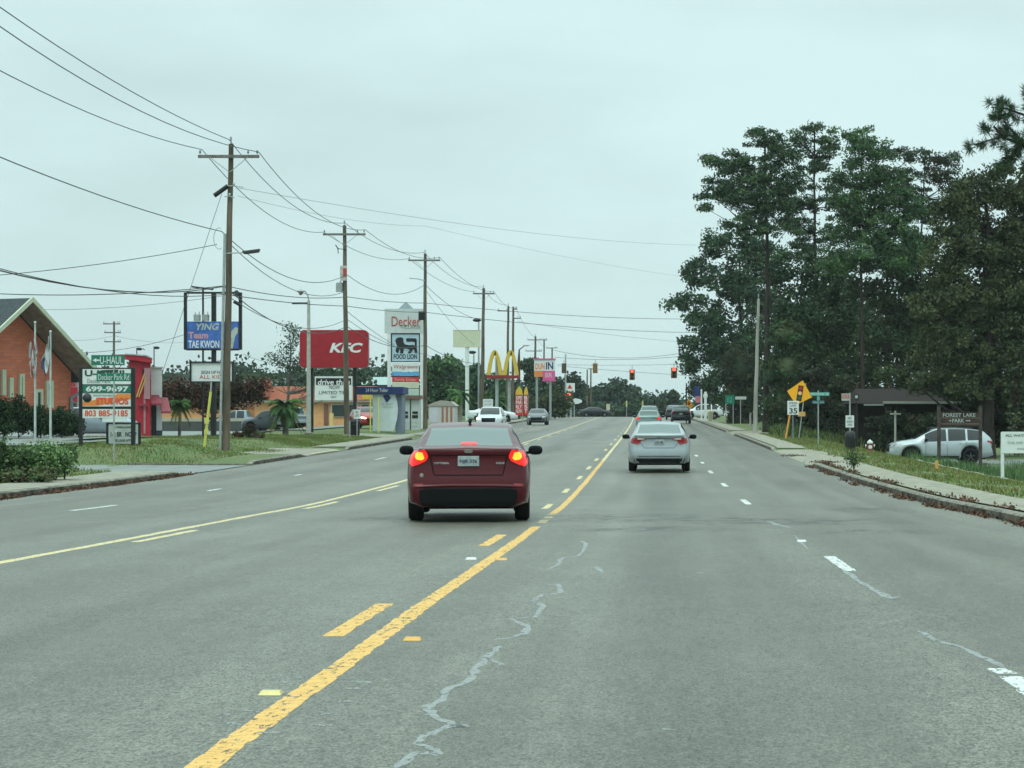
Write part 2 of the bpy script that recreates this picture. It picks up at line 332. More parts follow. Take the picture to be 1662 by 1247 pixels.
def Yrow(row):                         # where the road shows at a photograph row
    lo, hi = 5., 300.
    for _ in range(50):
        md = (lo+hi)/2
        if CY+(CAMZ-float(zroad(md)))*FPX/md > row: lo = md
        else: hi = md
    return lo
for r1, r0 in ((1033,980),(886,868)): stripe('lane_marking', -.3, .13, Yrow(r1), Yrow(r0), YEL, step=.2, wob=.01)
for i, (r1, r0) in enumerate(((826,820),(800,795),(778,774),(762,758),(748,745))): stripe('lane_marking', -.27, .12, Yrow(r1), Yrow(r0)+.6, YELW, step=.3)
for k in range(8): stripe('lane_marking', -.27, .12, 90+k*12.2, 93+k*12.2, YELW, step=1)
for r1, r0 in ((880,865),(826,817),(797,790),(776,771)): stripe('lane_marking', -4.50, .12, Yrow(r1), Yrow(r0)+.8, YELW, step=.3)
for k in range(9): stripe('lane_marking', -4.48, .12, 78+k*12.2, 81+k*12.2, YELW, step=1)
stripe('lane_marking', 3.55, .10, 9.2, Yrow(1085), WHT, step=.12, wob=.02, worn=.12)
for r1, r0 in ((927,903),(819,811),(790,784.5),(768.5,764),(752.5,750),(741,738.5)): stripe('lane_marking', 3.47, .12, Yrow(r1), Yrow(r0), WHT, step=.2, wob=.008)
for k in range(9): stripe('lane_marking', 3.45, .11, 95+k*12.2, 98+k*12.2, WHT, step=1)
for r1, r0 in ((829,820),(797,793.5),(772,770)): stripe('lane_marking', -8.35, .11, Yrow(r1), Yrow(r0), WHT, step=.4)
for k in range(16): stripe('lane_marking', -8.3, .11, 76+k*12.2, 79+k*12.2, WHT, step=1)
# yellow stripe along the apron lip
stripe('lane_marking', EL-.1, .12, 82, 88.5, YELW, dz=.06)
def band(name, uf, w, Y0, Y1, m, dz, step=1.0, fade=4):
    Ys = np.unique(np.concatenate([np.arange(Y0, Y1, step), [Y1], Yr[(Yr > Y0) & (Yr < Y1)]])); mb = MB(); vs = []; at = []
    for Y in Ys:
        c = float(croad(Y))+uf+.12*math.sin(Y*.13+uf); f = min(1, (Y-Y0)/fade, (Y1-Y)/fade)
        for q, e in ((-.5,0),(-.22,1),(.22,1),(.5,0)): vs.append((c+w*q, Y, float(zmesh(Y))+dz)); at.append(e*f)
    mb.add(vs, [(4*i+k, 4*i+k+1, 4*i+k+5, 4*i+k+4) for i in range(len(Ys)-1) for k in range(3)]); o = mb.build(name, [m], kind='structure')
    A = o.data.attributes.new('edge', 'FLOAT', 'POINT'); A.data.foreach_set('value', np.array(at, np.float32)); return o
for u0, w0 in ((1.75,1.0),(5.15,1.1),(-2.4,1.5),(-6.5,1.1),(-9.9,1.1)): band('tyre_track', u0, w0, 4, 300, BAND, .0002)
for u0 in (.85,2.65,4.3,6.1): band('tyre_track', u0, .6, 4, 200, PALEB, .0004)
# dip where the road is patched and stained right across
for (xa, xb, y0, y1) in ((-.3,3.4,30.5,34.5),(1.5,5.6,29.6,32.6),(.2,3.2,27.5,29.4),(4.6,6.2,35,38),(-3.5,-.6,31,33.5),(3.4,5.4,26.8,28.4)):
    mb = MB(); vs = []; at = []; nx, ny = 8, 8
    for j in range(ny+1):
        for i in range(nx+1):
            Y = y0+(y1-y0)*j/ny; vs.append((xa+(xb-xa)*i/nx-1.8, Y, float(zmesh(Y))+.0006+.00003*xa)); at.append(min(1, 1.3*math.sin(math.pi*i/nx)*math.sin(math.pi*j/ny)))
    mb.add(vs, [(j*(nx+1)+i, j*(nx+1)+i+1, (j+1)*(nx+1)+i+1, (j+1)*(nx+1)+i) for j in range(ny) for i in range(nx)]); o = mb.build('dark_patch', [TAR], kind='structure'); A = o.data.attributes.new('edge', 'FLOAT', 'POINT'); A.data.foreach_set('value', np.array(at, np.float32))
# crack sealing: wandering pale ribbons
def ribbon(name, pts, w, m, dz=.0012, kids=None):
    mb = MB(); W = []
    for i in range(len(pts)-1):
        (x0, y0), (x1, y1) = pts[i], pts[i+1]
        for k in range(4): t = k/4; W.append((x0+(x1-x0)*t, y0+(y1-y0)*t))
    W.append(pts[-1]); Q = []
    for (px, py) in W:
        Y = Yrow(py); X = (px-CX)*Y/FPX; Q.append((X+RS.uniform(-.012, .012), Y+RS.uniform(-.03, .03)))
    n = len(Q); L_, R_ = [], []
    for i in range(n):
        a = Vector(Q[max(0, i-1)]); b = Vector(Q[min(n-1, i+1)]); d = (b-a)
        if d.length < 1e-6: d = Vector((0, 1))
        d.normalize(); nn = Vector((-d.y, d.x)); ww = w*RS.uniform(.5, 1.3)*(.25 if i in (0, n-1) else 1)/2
        p = Vector(Q[i]); L_.append(p+nn*ww); R_.append(p-nn*ww)
    vs = [(p.x, p.y, float(zmesh(p.y))+dz) for p in L_]+[(p.x, p.y, float(zmesh(p.y))+dz) for p in R_]
    mb.add(vs, [(i+n, i+1+n, i+1, i) for i in range(n-1)]); return mb.build(name, [m], kind='structure')
ribbon('crack_seal', [(640,1247),(672,1222),(712,1226),(705,1216),(680,1208),(676,1199),(705,1190),(735,1177),(748,1180),(700,1160),(692,1150),(712,1138),(727,1118),(760,1108),(772,1085),(800,1060),(812,1048)], .05, SEAL)
ribbon('crack_seal', [(735,1174),(764,1180)], .03, SEAL); ribbon('crack_seal', [(785,1066),(806,1076),(822,1080)], .03, SEAL)
ribbon('crack_seal', [(800,1040),(836,1034),(852,1028),(858,1018),(832,1004),(868,1002),(884,984),(864,976),(880,966),(910,962),(904,948),(885,950)], .05, SEAL)
ribbon('crack_seal', [(888,924),(905,918),(912,906),(940,902),(952,884),(944,878)], .05, SEAL)
ribbon('crack_seal', [(965,920),(980,930)], .06, SEAL); ribbon('crack_seal', [(1370,925),(1395,945),(1420,958),(1445,972)], .07, SEAL)
ribbon('crack_seal', [(1490,1024),(1520,1040),(1560,1050),(1600,1070),(1630,1085)], .05, SEAL); ribbon('crack_seal', [(1445,972),(1468,968)], .04, SEAL)
ribbon('crack_seal', [(1245,846),(1262,852),(1285,857)], .08, SEAL); ribbon('crack_seal', [(1290,868),(1310,892)], .04, SEAL)
for (px, py, l) in ((560,1118,30),(575,1108,26),(590,1125,20),(545,1140,24),(420,1190,30),(350,1160,20),(480,1100,20),(1075,1184,18),(1130,930,10),(520,1160,30),(395,1155,30),(445,1108,18),(500,1178,36),(370,1175,22),(460,1130,14)): ribbon('crack_seal', [(px,py),(px+l*.6,py-1),(px+l,py+1)], .035, SEAL)
# raised pavement markers
REFL = mat('amber_marker', (.62,.33,.07), .4, var=.2); REFW = mat('white_marker', (.6,.64,.6), .4, var=.2); REFY = mat('yellow_marker', (.6,.5,.2), .4, var=.2)
for px, py, mm, lb in ((440,1127,REFY,'worn yellow raised marker left of the solid yellow line, nearest the bottom edge'),(670,1039,REFL,'amber raised marker right of the solid yellow line beside the nearest yellow dash'),(765,908,REFW,'faded white raised marker left of the solid yellow line, before the second dash'),(815,909,REFL,'amber raised marker right of the solid yellow line opposite a faded one'),(1301,879,REFW,'white raised marker beyond the nearest whole white dash')):
    Y = Yrow(py); X = (px-CX)*Y/FPX; mb = MB(); z = float(zroad(Y))
    mb.add([(-.055,-.05,0),(.055,-.05,0),(.055,.05,0),(-.055,.05,0),(-.045,-.025,.018),(.045,-.025,.018),(.045,.025,.018),(-.045,.025,.018)],[(0,3,2,1),(4,5,6,7),(0,1,5,4),(1,2,6,5),(2,3,7,6),(3,0,4,7)])
    o = mb.build('pavement_marker', [mm], label=lb, cat='road marker', group='raised markers on the road'); o.location = (X, Y, z+.001)
# ---------------------------------------------------------------- vegetation
BARK = mat('pine_bark', (.038,.03,.026), .9, var=.4, scale=3, bump=.5, stretch=(1,1,.3)); BARKG = mat('grey_bark', (.12,.11,.095), .9, var=.35, scale=3, bump=.4)
def foli(name, c, v=.25):
    m = mat(name, c, .9, var=v, scale=.8); b = m.node_tree.nodes['Principled BSDF']; b.inputs['Specular IOR Level'].default_value = .15; return m
PINE = [foli('pine_dark', (.040,.068,.038)), foli('pine_mid', (.064,.106,.055)), foli('pine_light', (.098,.152,.07))]
OAK = [foli('oak_dark', (.046,.064,.032)), foli('oak_mid', (.07,.088,.042)), foli('oak_brown', (.098,.115,.054))]
GREEN = [foli('green_dark', (.034,.066,.034)), foli('green_mid', (.058,.11,.048)), foli('green_light', (.105,.19,.07))]
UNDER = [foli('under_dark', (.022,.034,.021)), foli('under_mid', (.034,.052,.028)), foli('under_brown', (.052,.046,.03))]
RUST = [foli('rust_dark', (.05,.024,.018)), foli('rust_mid', (.08,.038,.026)), foli('rust_green', (.04,.05,.025))]
FAR = [foli('far_dark', (.03,.05,.035)), foli('far_mid', (.045,.072,.046)), foli('far_light', (.06,.092,.055))]
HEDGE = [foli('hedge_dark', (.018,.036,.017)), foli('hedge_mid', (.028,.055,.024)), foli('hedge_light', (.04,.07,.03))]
BUSH = [foli('bush_dark', (.07,.12,.05)), foli('bush_mid', (.15,.25,.095)), foli('bush_light', (.25,.38,.15))]
PALE = [foli('pale_dark', (.05,.075,.05)), foli('pale_mid', (.08,.12,.07)), foli('pale_light', (.12,.16,.1))]
def leafmesh(name, C, mi, L_, W_, mats, parent=None, droop=.0, dirs=None, **kw):
    C = np.asarray(C); n = len(C)
    d = RS.normal(size=(n, 3)) if dirs is None else np.asarray(dirs)+RS.normal(size=(n, 3))*.25
    d[:, 2] -= droop; d /= np.linalg.norm(d, axis=1)[:, None]+1e-9
    r = RS.normal(size=(n, 3)); s = np.cross(d, r); s /= np.linalg.norm(s, axis=1)[:, None]+1e-9
    l = (L_*RS.uniform(.6, 1.35, n))[:, None]; ww = (W_*RS.uniform(.6, 1.3, n))[:, None]
    V = np.stack([C-d*l*.5, C+s*ww*.5+d*l*.05, C+d*l*.5, C-s*ww*.5+d*l*.05], 1).reshape(-1, 3).astype(np.float32)
    me = bpy.data.meshes.new(name); me.vertices.add(4*n); me.vertices.foreach_set('co', V.ravel())
    me.loops.add(4*n); me.loops.foreach_set('vertex_index', np.arange(4*n, dtype=np.int32))
    me.polygons.add(n); me.polygons.foreach_set('loop_start', np.arange(0, 4*n, 4, dtype=np.int32)); me.polygons.foreach_set('loop_total', np.full(n, 4, np.int32))
    me.polygons.foreach_set('material_index', np.asarray(mi, np.int32)); me.update(calc_edges=True)
    for m in mats: me.materials.append(m)
    o = bpy.data.objects.new(name, me); COL.objects.link(o)
    if parent: o.parent = parent
    return setp(o, **kw)
def clumps(blobs, cpa, cr, nl, flat=.7, shell=.55):
    """blobs: (cx,cy,cz,rx,ry,rz) in local metres -> leaf centres, material index, clump centres"""
    C = []; MI = []; K = []
    for (cx, cy, cz, rx, ry, rz) in blobs:
        k = max(4, int(cpa*rx*rz/cr**2))
        for _ in range(k):
            v = RS.normal(size=3); v /= np.linalg.norm(v); r = shell+(1-shell)*RS.rand()**.6 if RS.rand() < .75 else RS.rand()
            c = np.array([cx, cy, cz])+v*r*np.array([rx, ry, rz]); K.append(c); rr = cr*RS.uniform(.55, 1.35)
            q = np.clip(RS.normal(size=(nl, 3)), -1.7, 1.7)*.5*rr*np.array([1, 1, flat]); C.append(c+q); base = RS.choice(3, p=[.42, .38, .2])
            MI.append(np.where(RS.rand(nl) < .75, base, RS.randint(0, 3, nl)))
    return np.concatenate(C), np.concatenate(MI), np.array(K)
def tree(name, label, px, Z, blobs, pal, trunk=None, tr=.2, leaf=(.3,.16), cpa=4.0, cr=.7, nl=55, flat=.7, bark=BARK, limbs=30, group=None, cat='tree', low=None, dr=.8, core=False, droop=0, base=None, shell=.55):
    L = Loc(px, Z, base); t = thing(name, label, cat, L.loc, group=group)
    B = [(L.x(x), (RS.rand()-.5)*.5, L.z(y), rx*1.06/L.s, max(.5, dr*rx/L.s), ry/L.s) for x, y, rx, ry in blobs]
    C, MI, K = clumps(B, cpa, cr, nl, flat, shell)
    leafmesh('crown', C, MI, leaf[0], leaf[1], pal, t, droop)
    tp = trunk or [(px, min(b[1] for b in blobs)+5)]
    pts = [Vector((0, 0, -.2))]+[Vector((L.x(x), 0, L.z(y))) for x, y in tp]
    fine = []
    for i in range(len(pts)-1):
        for k in range(4): fine.append(pts[i].lerp(pts[i+1], k/4)+Vector((RS.uniform(-1, 1), RS.uniform(-1, 1), 0))*tr*.25)
    fine.append(pts[-1]); fine[0] = pts[0]; H = fine[-1].z
    mb = MB(); mb.tube(fine, [tr*(1.25 if i == 0 else 1-.75*i/(len(fine)-1)) for i in range(len(fine))], 0, 9)
    if limbs and len(K):
        for c in K[RS.choice(len(K), min(limbs, len(K)), replace=False)]:
            c = Vector(c); zz = max(H*.18, min(H*.97, c.z-abs(c.x)*.35-RS.rand()*.8)); j = min(range(len(fine)), key=lambda i: abs(fine[i].z-zz)); a = fine[j]
            md = a.lerp(c, .5)+Vector((0, 0, -.08*(c-a).length+RS.uniform(-.2, .2))); r0 = tr*.34*(1-.5*a.z/max(H, .1))
            mb.tube([a, md, c], [r0, r0*.6, .012], 0, 5, caps=False)
    mb.build('trunk', [bark], t)
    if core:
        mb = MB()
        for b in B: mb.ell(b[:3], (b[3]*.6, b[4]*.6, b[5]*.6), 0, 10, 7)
        mb.build('dark_core', [pal[0]], t)  # solid dark filler added inside the crown so gaps don't show through
    return t
# tall pines and hardwoods on the right
tree('pine_tree', 'tallest left pine with flat layered boughs reaching out over the road side', 1243, 142, [(1232,225,34,16),(1200,262,30,18),(1262,250,32,24),(1150,263,24,9),(1178,290,32,14),(1235,285,34,20),(1156,318,22,9),(1200,325,34,18),(1250,320,34,22),(1285,295,22,20),(1215,362,40,17),(1262,375,34,14),(1150,335,18,6),(1175,310,28,14),(1225,305,40,20),(1180,270,26,12),(1240,345,36,14)], PINE, [(1246,500),(1245,380),(1241,215)], .22, (.22,.1), 6.0, .55, 90, .45, limbs=90, group='pines by the park')
tree('pine_tree', 'slim pine with airy flat top just right of the tallest left pine', 1328, 150, [(1320,216,36,14),(1295,240,26,16),(1345,240,24,18),(1318,265,30,16),(1290,300,26,14),(1300,335,30,13),(1345,330,20,10),(1290,365,30,16),(1330,390,34,16),(1375,340,22,22),(1380,385,20,10),(1290,325,30,14),(1270,345,26,12),(1310,410,40,16),(1350,300,22,12)], PINE, [(1332,560),(1322,380),(1322,210)], .2, (.22,.1), 5.6, .55, 85, .45, limbs=90, group='pines by the park')
tree('pine_tree', 'bright green bushy topped pine between two darker pines', 1402, 138, [(1398,222,24,14),(1410,250,38,22),(1392,285,42,24),(1440,290,30,24),(1455,325,36,22),(1400,335,44,26),(1370,370,30,22),(1440,375,50,28),(1480,345,28,24),(1470,400,44,26),(1360,330,22,16),(1398,415,50,28),(1450,430,40,24),(1350,430,30,20)], [PINE[1], GREEN[1], GREEN[2]], [(1398,480),(1396,330),(1400,215)], .13, (.22,.11), 7, .6, 100, .6, limbs=80, group='pines by the park')
tree('pine_tree', 'sparse brown tinged pine with open boughs behind the bright green one', 1492, 158, [(1460,252,26,10),(1500,258,30,14),(1540,258,30,12),(1470,285,22,12),(1520,285,30,14),(1490,315,24,12),(1545,300,26,14),(1500,350,28,16),(1490,390,30,16),(1530,335,26,16),(1555,330,24,18),(1480,420,30,18),(1465,300,20,12)], [PINE[0], UNDER[2], PINE[1]], [(1498,600),(1494,400),(1502,248)], .15, (.22,.1), 5.2, .52, 80, .45, limbs=70, group='pines by the park')
tree('oak_tree', 'huge olive brown oak filling the right edge', 1605, 112, [(1600,320,52,40),(1640,300,40,36),(1555,350,42,38),(1600,395,64,44),(1540,420,40,40),(1650,400,50,60),(1575,470,66,48),(1530,500,46,44),(1650,500,60,60),(1600,560,72,44),(1530,580,50,40),(1660,600,60,50),(1690,450,60,160),(1500,618,44,18),(1565,628,44,20),(1450,612,30,12)], OAK, [(1605,520),(1600,330)], .36, (.2,.12), 5.5, .55, 105, .75, limbs=60, dr=.9)
tree('hardwood_tree', 'broad green hardwood spreading left of the pines toward the road', 1200, 205, [(1165,395,28,20),(1200,400,38,24),(1240,420,38,26),(1140,440,28,24),(1180,460,44,30),(1230,480,44,34),(1120,490,22,16),(1095,498,18,7),(1150,520,40,28),(1140,560,34,24),(1200,560,46,40),(1115,585,16,12),(1174,605,36,28),(1220,620,40,30),(1128,600,20,14),(1182,640,24,18)], [PINE[1], GREEN[0], GREEN[1]], [(1202,560),(1200,420)], .3, (.34,.22), 5.2, .85, 85, .7, limbs=50)
tree('hardwood_tree', 'dark leafy tree filling the middle beneath the pine crowns', 1300, 146, [(1280,440,44,30),(1340,450,44,32),(1300,500,60,38),(1370,500,50,36),(1278,540,38,40),(1330,560,60,36),(1400,545,50,30)], PINE, [(1298,560),(1302,450)], .22, (.27,.18), 4.6, .75, 75, .7, limbs=40)
tree('hardwood_tree', 'dark leafy tree beneath the bright green pine', 1440, 140, [(1420,470,46,26),(1480,440,30,28),(1470,500,50,34),(1440,545,54,30),(1500,560,44,30),(1410,590,34,22),(1490,470,30,30)], [PINE[0], OAK[0], OAK[1]], [(1438,560),(1440,460)], .2, (.27,.18), 4.6, .75, 75, .7, limbs=40)
# understorey, a line of separate shrubs and small trees
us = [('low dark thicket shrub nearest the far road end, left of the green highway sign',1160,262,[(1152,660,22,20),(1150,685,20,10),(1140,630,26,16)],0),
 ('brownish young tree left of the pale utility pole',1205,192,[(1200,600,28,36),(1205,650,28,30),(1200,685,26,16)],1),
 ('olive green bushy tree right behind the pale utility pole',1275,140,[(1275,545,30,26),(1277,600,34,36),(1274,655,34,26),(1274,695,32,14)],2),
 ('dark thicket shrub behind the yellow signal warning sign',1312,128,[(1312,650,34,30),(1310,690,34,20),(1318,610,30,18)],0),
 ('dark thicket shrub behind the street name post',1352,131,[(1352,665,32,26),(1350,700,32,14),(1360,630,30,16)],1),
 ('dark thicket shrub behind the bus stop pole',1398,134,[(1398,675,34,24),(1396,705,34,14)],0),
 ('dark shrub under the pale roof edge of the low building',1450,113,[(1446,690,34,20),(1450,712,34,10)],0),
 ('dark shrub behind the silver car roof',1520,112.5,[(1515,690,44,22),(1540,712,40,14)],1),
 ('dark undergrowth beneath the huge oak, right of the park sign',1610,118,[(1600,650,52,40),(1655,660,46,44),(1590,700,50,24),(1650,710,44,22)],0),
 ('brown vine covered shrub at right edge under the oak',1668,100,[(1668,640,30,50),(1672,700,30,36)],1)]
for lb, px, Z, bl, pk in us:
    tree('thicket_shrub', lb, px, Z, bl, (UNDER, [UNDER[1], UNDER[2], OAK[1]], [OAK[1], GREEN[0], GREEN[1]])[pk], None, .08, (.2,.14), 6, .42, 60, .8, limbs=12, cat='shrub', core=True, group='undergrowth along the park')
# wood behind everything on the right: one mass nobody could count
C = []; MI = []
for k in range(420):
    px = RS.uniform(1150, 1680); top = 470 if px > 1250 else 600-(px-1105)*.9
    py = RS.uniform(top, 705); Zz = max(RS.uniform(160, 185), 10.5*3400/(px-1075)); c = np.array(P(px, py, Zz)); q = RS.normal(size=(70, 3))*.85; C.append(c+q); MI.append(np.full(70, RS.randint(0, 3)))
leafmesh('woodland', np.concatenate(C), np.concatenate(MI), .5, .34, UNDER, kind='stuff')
# near pine bough reaching in from the right
def needle_bough():
    Z = 62; L = Loc(1800, Z); t = thing('pine_tree', 'near pine whose long needled boughs reach in at the upper right corner', 'tree', L.loc)
    mb = MB(); H = L.z(60); mb.tube([(0,0,-.3),(.05,.1,H*.5),(0,0,H)], [.24,.17,.05], 0, 10)
    C = []; D = []
    boughs = [[(1800,300),(1720,262),(1662,236),(1625,222),(1580,236)],[(1800,260),(1720,210),(1665,192),(1630,180),(1612,172)],[(1660,236),(1640,255),(1625,258)],[(1625,222),(1610,208)],[(1662,236),(1652,215),(1640,205)],[(1800,340),(1740,250),(1690,170),(1670,150)],[(1690,250),(1680,275),(1660,262)]]
    for b in boughs:
        pts = [Vector((L.x(x), RS.uniform(-.4, .4), L.z(y))) for x, y in b]; mb.tube(pts, [.05*(1-i/len(pts))+.012 for i in range(len(pts))], 0, 6, caps=False)
        for i in range(len(pts)-1):
            d0 = pts[i+1]-pts[i]; k = int(d0.length*7)+1
            if i == 0 and len(pts) > 3: k = 2
            for j in range(k):
                a = pts[i].lerp(pts[i+1], (j+RS.rand())/k); d = (d0.normalized()+Vector(RS.normal(size=3))*.7).normalized(); e = a+d*RS.uniform(.1, .5)
                mb.tube([a, e], [.012, .006], 0, 4, caps=False)
                for q in range(90):
                    v = (d*.6+Vector(RS.normal(size=3))*.65+Vector((0, 0, .2))).normalized(); C.append(e+v*.12-d*RS.rand()*.15); D.append(v)
    leafmesh('crown', np.array(C), RS.randint(0, 3, len(C)), .28, .018, [PINE[0], GREEN[0], GREEN[1]], t, 0, np.array(D)); mb.build('trunk', [BARK], t)
needle_bough()
# trees on the left side and down the road
tree('crape_tree', 'rusty red leaved tree behind the blue sign and utility pole', 345, 128, [(290,632,26,14),(330,638,34,22),(385,636,34,24),(408,628,20,20),(300,652,26,12),(352,658,30,10),(280,643,18,14),(416,646,16,10)], RUST, [(345,650),(350,625)], .13, (.2,.13), 5.5, .5, 65, .8, limbs=30)
tree('loose_tree', 'pale thin leaved tree behind the left end of the red restaurant sign', 462, 150, [(470,560,20,20),(455,595,26,22),(490,585,22,26),(478,540,14,12),(440,610,18,12),(500,615,26,20),(530,610,26,18),(560,612,26,14)], [PALE[0], GREEN[1], PALE[1]], [(468,640),(472,560)], .15, (.22,.1), 3, .55, 40, .8, limbs=70, bark=BARKG)
tree('hardwood_tree', 'dark round tree behind the orange building, right of the rusty tree', 510, 190, [(500,630,40,22),(545,625,40,22),(470,640,30,18),(585,612,14,10)], FAR, [(512,640)], .2, (.4,.3), 5, .9, 60, .8, limbs=10)
far = [('leafy dark tree right of the tall shopping sign',708,230,[(700,610,20,30),(722,600,22,20),(715,640,30,28),(700,660,20,18)],GREEN),
 ('dark round tree under the pale blank billboard',745,260,[(738,605,26,16),(752,630,30,30),(730,640,24,26)],FAR),
 ('dark tree left of the tall golden arches',775,240,[(770,620,20,26),(780,650,26,26)],GREEN),
 ('dark tree right under the golden arches',815,235,[(812,632,26,22),(820,655,30,20)],GREEN),
 ('pale leafy tree between the golden arches and the pink sign',865,275,[(862,600,16,20),(868,635,22,34),(855,650,20,24)],[FAR[1],PALE[0],PALE[1]]),
 ('low dark tree behind the red banners',892,255,[(890,650,24,20),(905,655,22,16)],OAK),
 ('tree with rusty patches left of the red triangle sign',905,330,[(905,640,26,24),(930,628,18,16)],[FAR[0],RUST[2],FAR[1]]),
 ('round tree above the black car at the crossing',950,400,[(940,645,28,24),(955,650,24,22),(925,640,22,22)],FAR),
 ('tallest dark tree down the road, left of the hanging red signal',1000,380,[(990,635,20,16),(1010,645,24,20),(995,655,30,20),(978,648,16,14),(1005,625,10,7)],FAR),
 ('small round topped dark tree just left of the hanging red signal',1028,400,[(1030,638,12,10),(1030,652,20,16)],FAR),
 ('long hedge like tree mass low under the hanging red signal',1045,390,[(1050,660,30,16),(1020,665,30,14)],[FAR[1],FAR[2],GREEN[1]]),
 ('rounded dark tree at the road end left of the orange sign',1082,340,[(1085,648,16,12),(1075,660,22,16),(1092,660,14,18),(1060,655,16,14)],FAR),
 ('low olive hedge tree beside the yellow flags at the road end',990,350,[(985,668,26,10),(1010,668,30,10),(960,668,20,10)],[FAR[1],GREEN[1],FAR[2]])]
for lb, px, Z, bl, pal in far:
    tree('distant_tree', lb, px, Z, bl, pal, None, .18, (.5*Z/300+.08, .36*Z/300+.06), 5, .8*Z/300+.15, 60, .85, limbs=8, group='trees down the road', core=True)
C = []; MI = []
for k in range(260):
    px = RS.uniform(560, 1170); py = RS.uniform(655, 678); Zz = RS.uniform(430, 480); c = np.array(P(px, py, Zz)); q = RS.normal(size=(50, 3))*1.3; C.append(c+q); MI.append(np.full(50, RS.randint(0, 3)))
leafmesh('treeline', np.concatenate(C), np.concatenate(MI), .9, .7, FAR, kind='stuff')
C = []; MI = []
for k in range(170):
    px = RS.uniform(130, 640); py = RS.uniform(612, 655)+8*math.sin(px*.03); Zz = RS.uniform(300, 330); c = np.array(P(px, py, Zz)); q = RS.normal(size=(60, 3))*1.2; C.append(c+q); MI.append(np.full(60, RS.randint(0, 3)))
leafmesh('treeline', np.concatenate(C), np.concatenate(MI), .8, .6, FAR, kind='stuff')

# bushes and hedges on the left
def bush(label, px, Z, blobs, pal, leaf, cpa=6, cr=.22, nl=40, group=None, name='bush'):
    return tree(name, label, px, Z, blobs, pal, None, .03, leaf, 9, cr, 70, .9, limbs=10, cat='bush', core=True, group=group, dr=.9)
bush('dark green bush cut by the left edge', -4, 50.5, [(0,738,24,20),(5,765,30,16)], [BUSH[0],HEDGE[1],HEDGE[2]], (.09,.05), 46, group='bushes by the near sidewalk')
bush('light green feathery bush by the near left sidewalk', 62, 50.5, [(55,738,34,18),(75,752,36,18),(50,762,40,16)], BUSH, (.09,.045), 50, group='bushes by the near sidewalk')
bush('small dull green bush right of the feathery one', 105, 51.5, [(108,735,14,12),(100,755,16,12)], [BUSH[0],BUSH[1],OAK[2]], (.08,.045), 60, .18, group='bushes by the near sidewalk')
bush('brownish low bush under the feathery one at the kerb', 20, 49, [(25,772,34,10),(70,772,26,8)], [OAK[2],BUSH[0],RUST[0]], (.08,.045), 60, .18, group='bushes by the near sidewalk')
for lb, px, Z, bl in (('tall rounded dark hedge at the left edge',5,88,[(0,668,16,26),(8,690,22,14)]),('tall dark hedge under the narrow brick windows',30,89,[(30,668,18,22),(38,685,18,16)]),('trimmed dark hedge left of the flagpole',66,90,[(60,680,16,20),(68,690,16,14)]),('trimmed dark hedge right of the flagpole',100,91,[(95,682,18,20),(110,688,16,16),(90,695,20,8)]),('dark hedge end beside the black sign post',127,92,[(126,688,10,13),(122,694,10,8)])):
    bush(lb, px, Z, bl, HEDGE, (.11,.07), 26, .2, 50, group='dark hedges before the brick building', name='hedge')
for lb, px, Z, bl, pal in (('small brown shrub left of the boxy shrub',385,96,[(386,707,7,6)],RUST),('dark clipped shrub in the grass, right of the small brown shrub',405,97,[(404,700,8,9),(412,707,9,7)],[UNDER[0],RUST[0],UNDER[2]]),('brown green shrub sloping down at the grass edge',422,96,[(420,708,9,7)],[OAK[1],RUST[0],OAK[2]])):
    bush(lb, px, Z, bl, pal, (.07,.04), 120, .12, 40, group='small shrubs by the parking lot')
# palms
PALM = [foli('palm_dark', (.03,.07,.025)), foli('palm_mid', (.07,.15,.04)), foli('palm_yellow', (.12,.12,.035))]
def palm(label, px, Z, top, rad, n=34, tr=.14, drop=1.0, pale=False):
    L = Loc(px, Z); t = thing('palm_tree', label, 'palm', L.loc, group='palms along the left side'); H = L.z(top); R = rad/L.s; mb = MB()
    mb.tube([(0,0,-.1),(.03,0,H*.5),(0,0,H)], [tr*1.2,tr,tr*1.15], 0, 9); mb.build('trunk', [mat('pale_palm_bark', (.3,.29,.24), .9, var=.2) if pale else BARKG], t); mb = MB()
    for k in range(n):
        a = RS.uniform(0, 6.283); el = RS.uniform(-.9, 1.3) if drop > .5 else RS.uniform(.1, 1.2); r = R*RS.uniform(.75, 1.1); m = 2 if el < -.6 else RS.choice([0, 1])
        d = Vector((math.cos(a), math.sin(a), 0)); s = Vector((-d.y, d.x, 0)); pts = []
        for i in range(6): q = i/5; pts.append(Vector((0, 0, H))+d*r*q*math.cos(el*.6)+Vector((0, 0, r*(math.sin(el)*q-.6*drop*q*q))))
        for i in range(1, 6):
            for sg in (-1, 1):
                for h in (0, .25, .5, .75):
                    p = pts[i-1].lerp(pts[i], h); fw = (pts[i]-pts[i-1]).normalized(); tip = p+s*sg*R*.26*(1-.1*i)+fw*R*.2+Vector((0, 0, -R*.1)); wv = fw*R*.045
                    mb.add([p-wv, p+wv, tip], [(0, 1, 2)], int(m))
        mb.tube(pts, [.02*(1-i/7) for i in range(6)], 1, 4, caps=False)
    mb.build('crown', PALM, t)
palm('small palm with rounded green head near the leaning yellow guy guard', 291, 116, 655, 25, 30, .08)
palm('full palm with drooping fronds left of the light pole', 463, 118, 660, 32, 48, .15)
palm('pale trunked palm beneath the blank billboard', 746, 195, 640, 24, 40, .22, pale=True)
palm('short bushy palm behind the striped shed', 722, 205, 660, 26, 30, .15)
palm('palm under the golden arches', 805, 215, 650, 22, 30, .15)
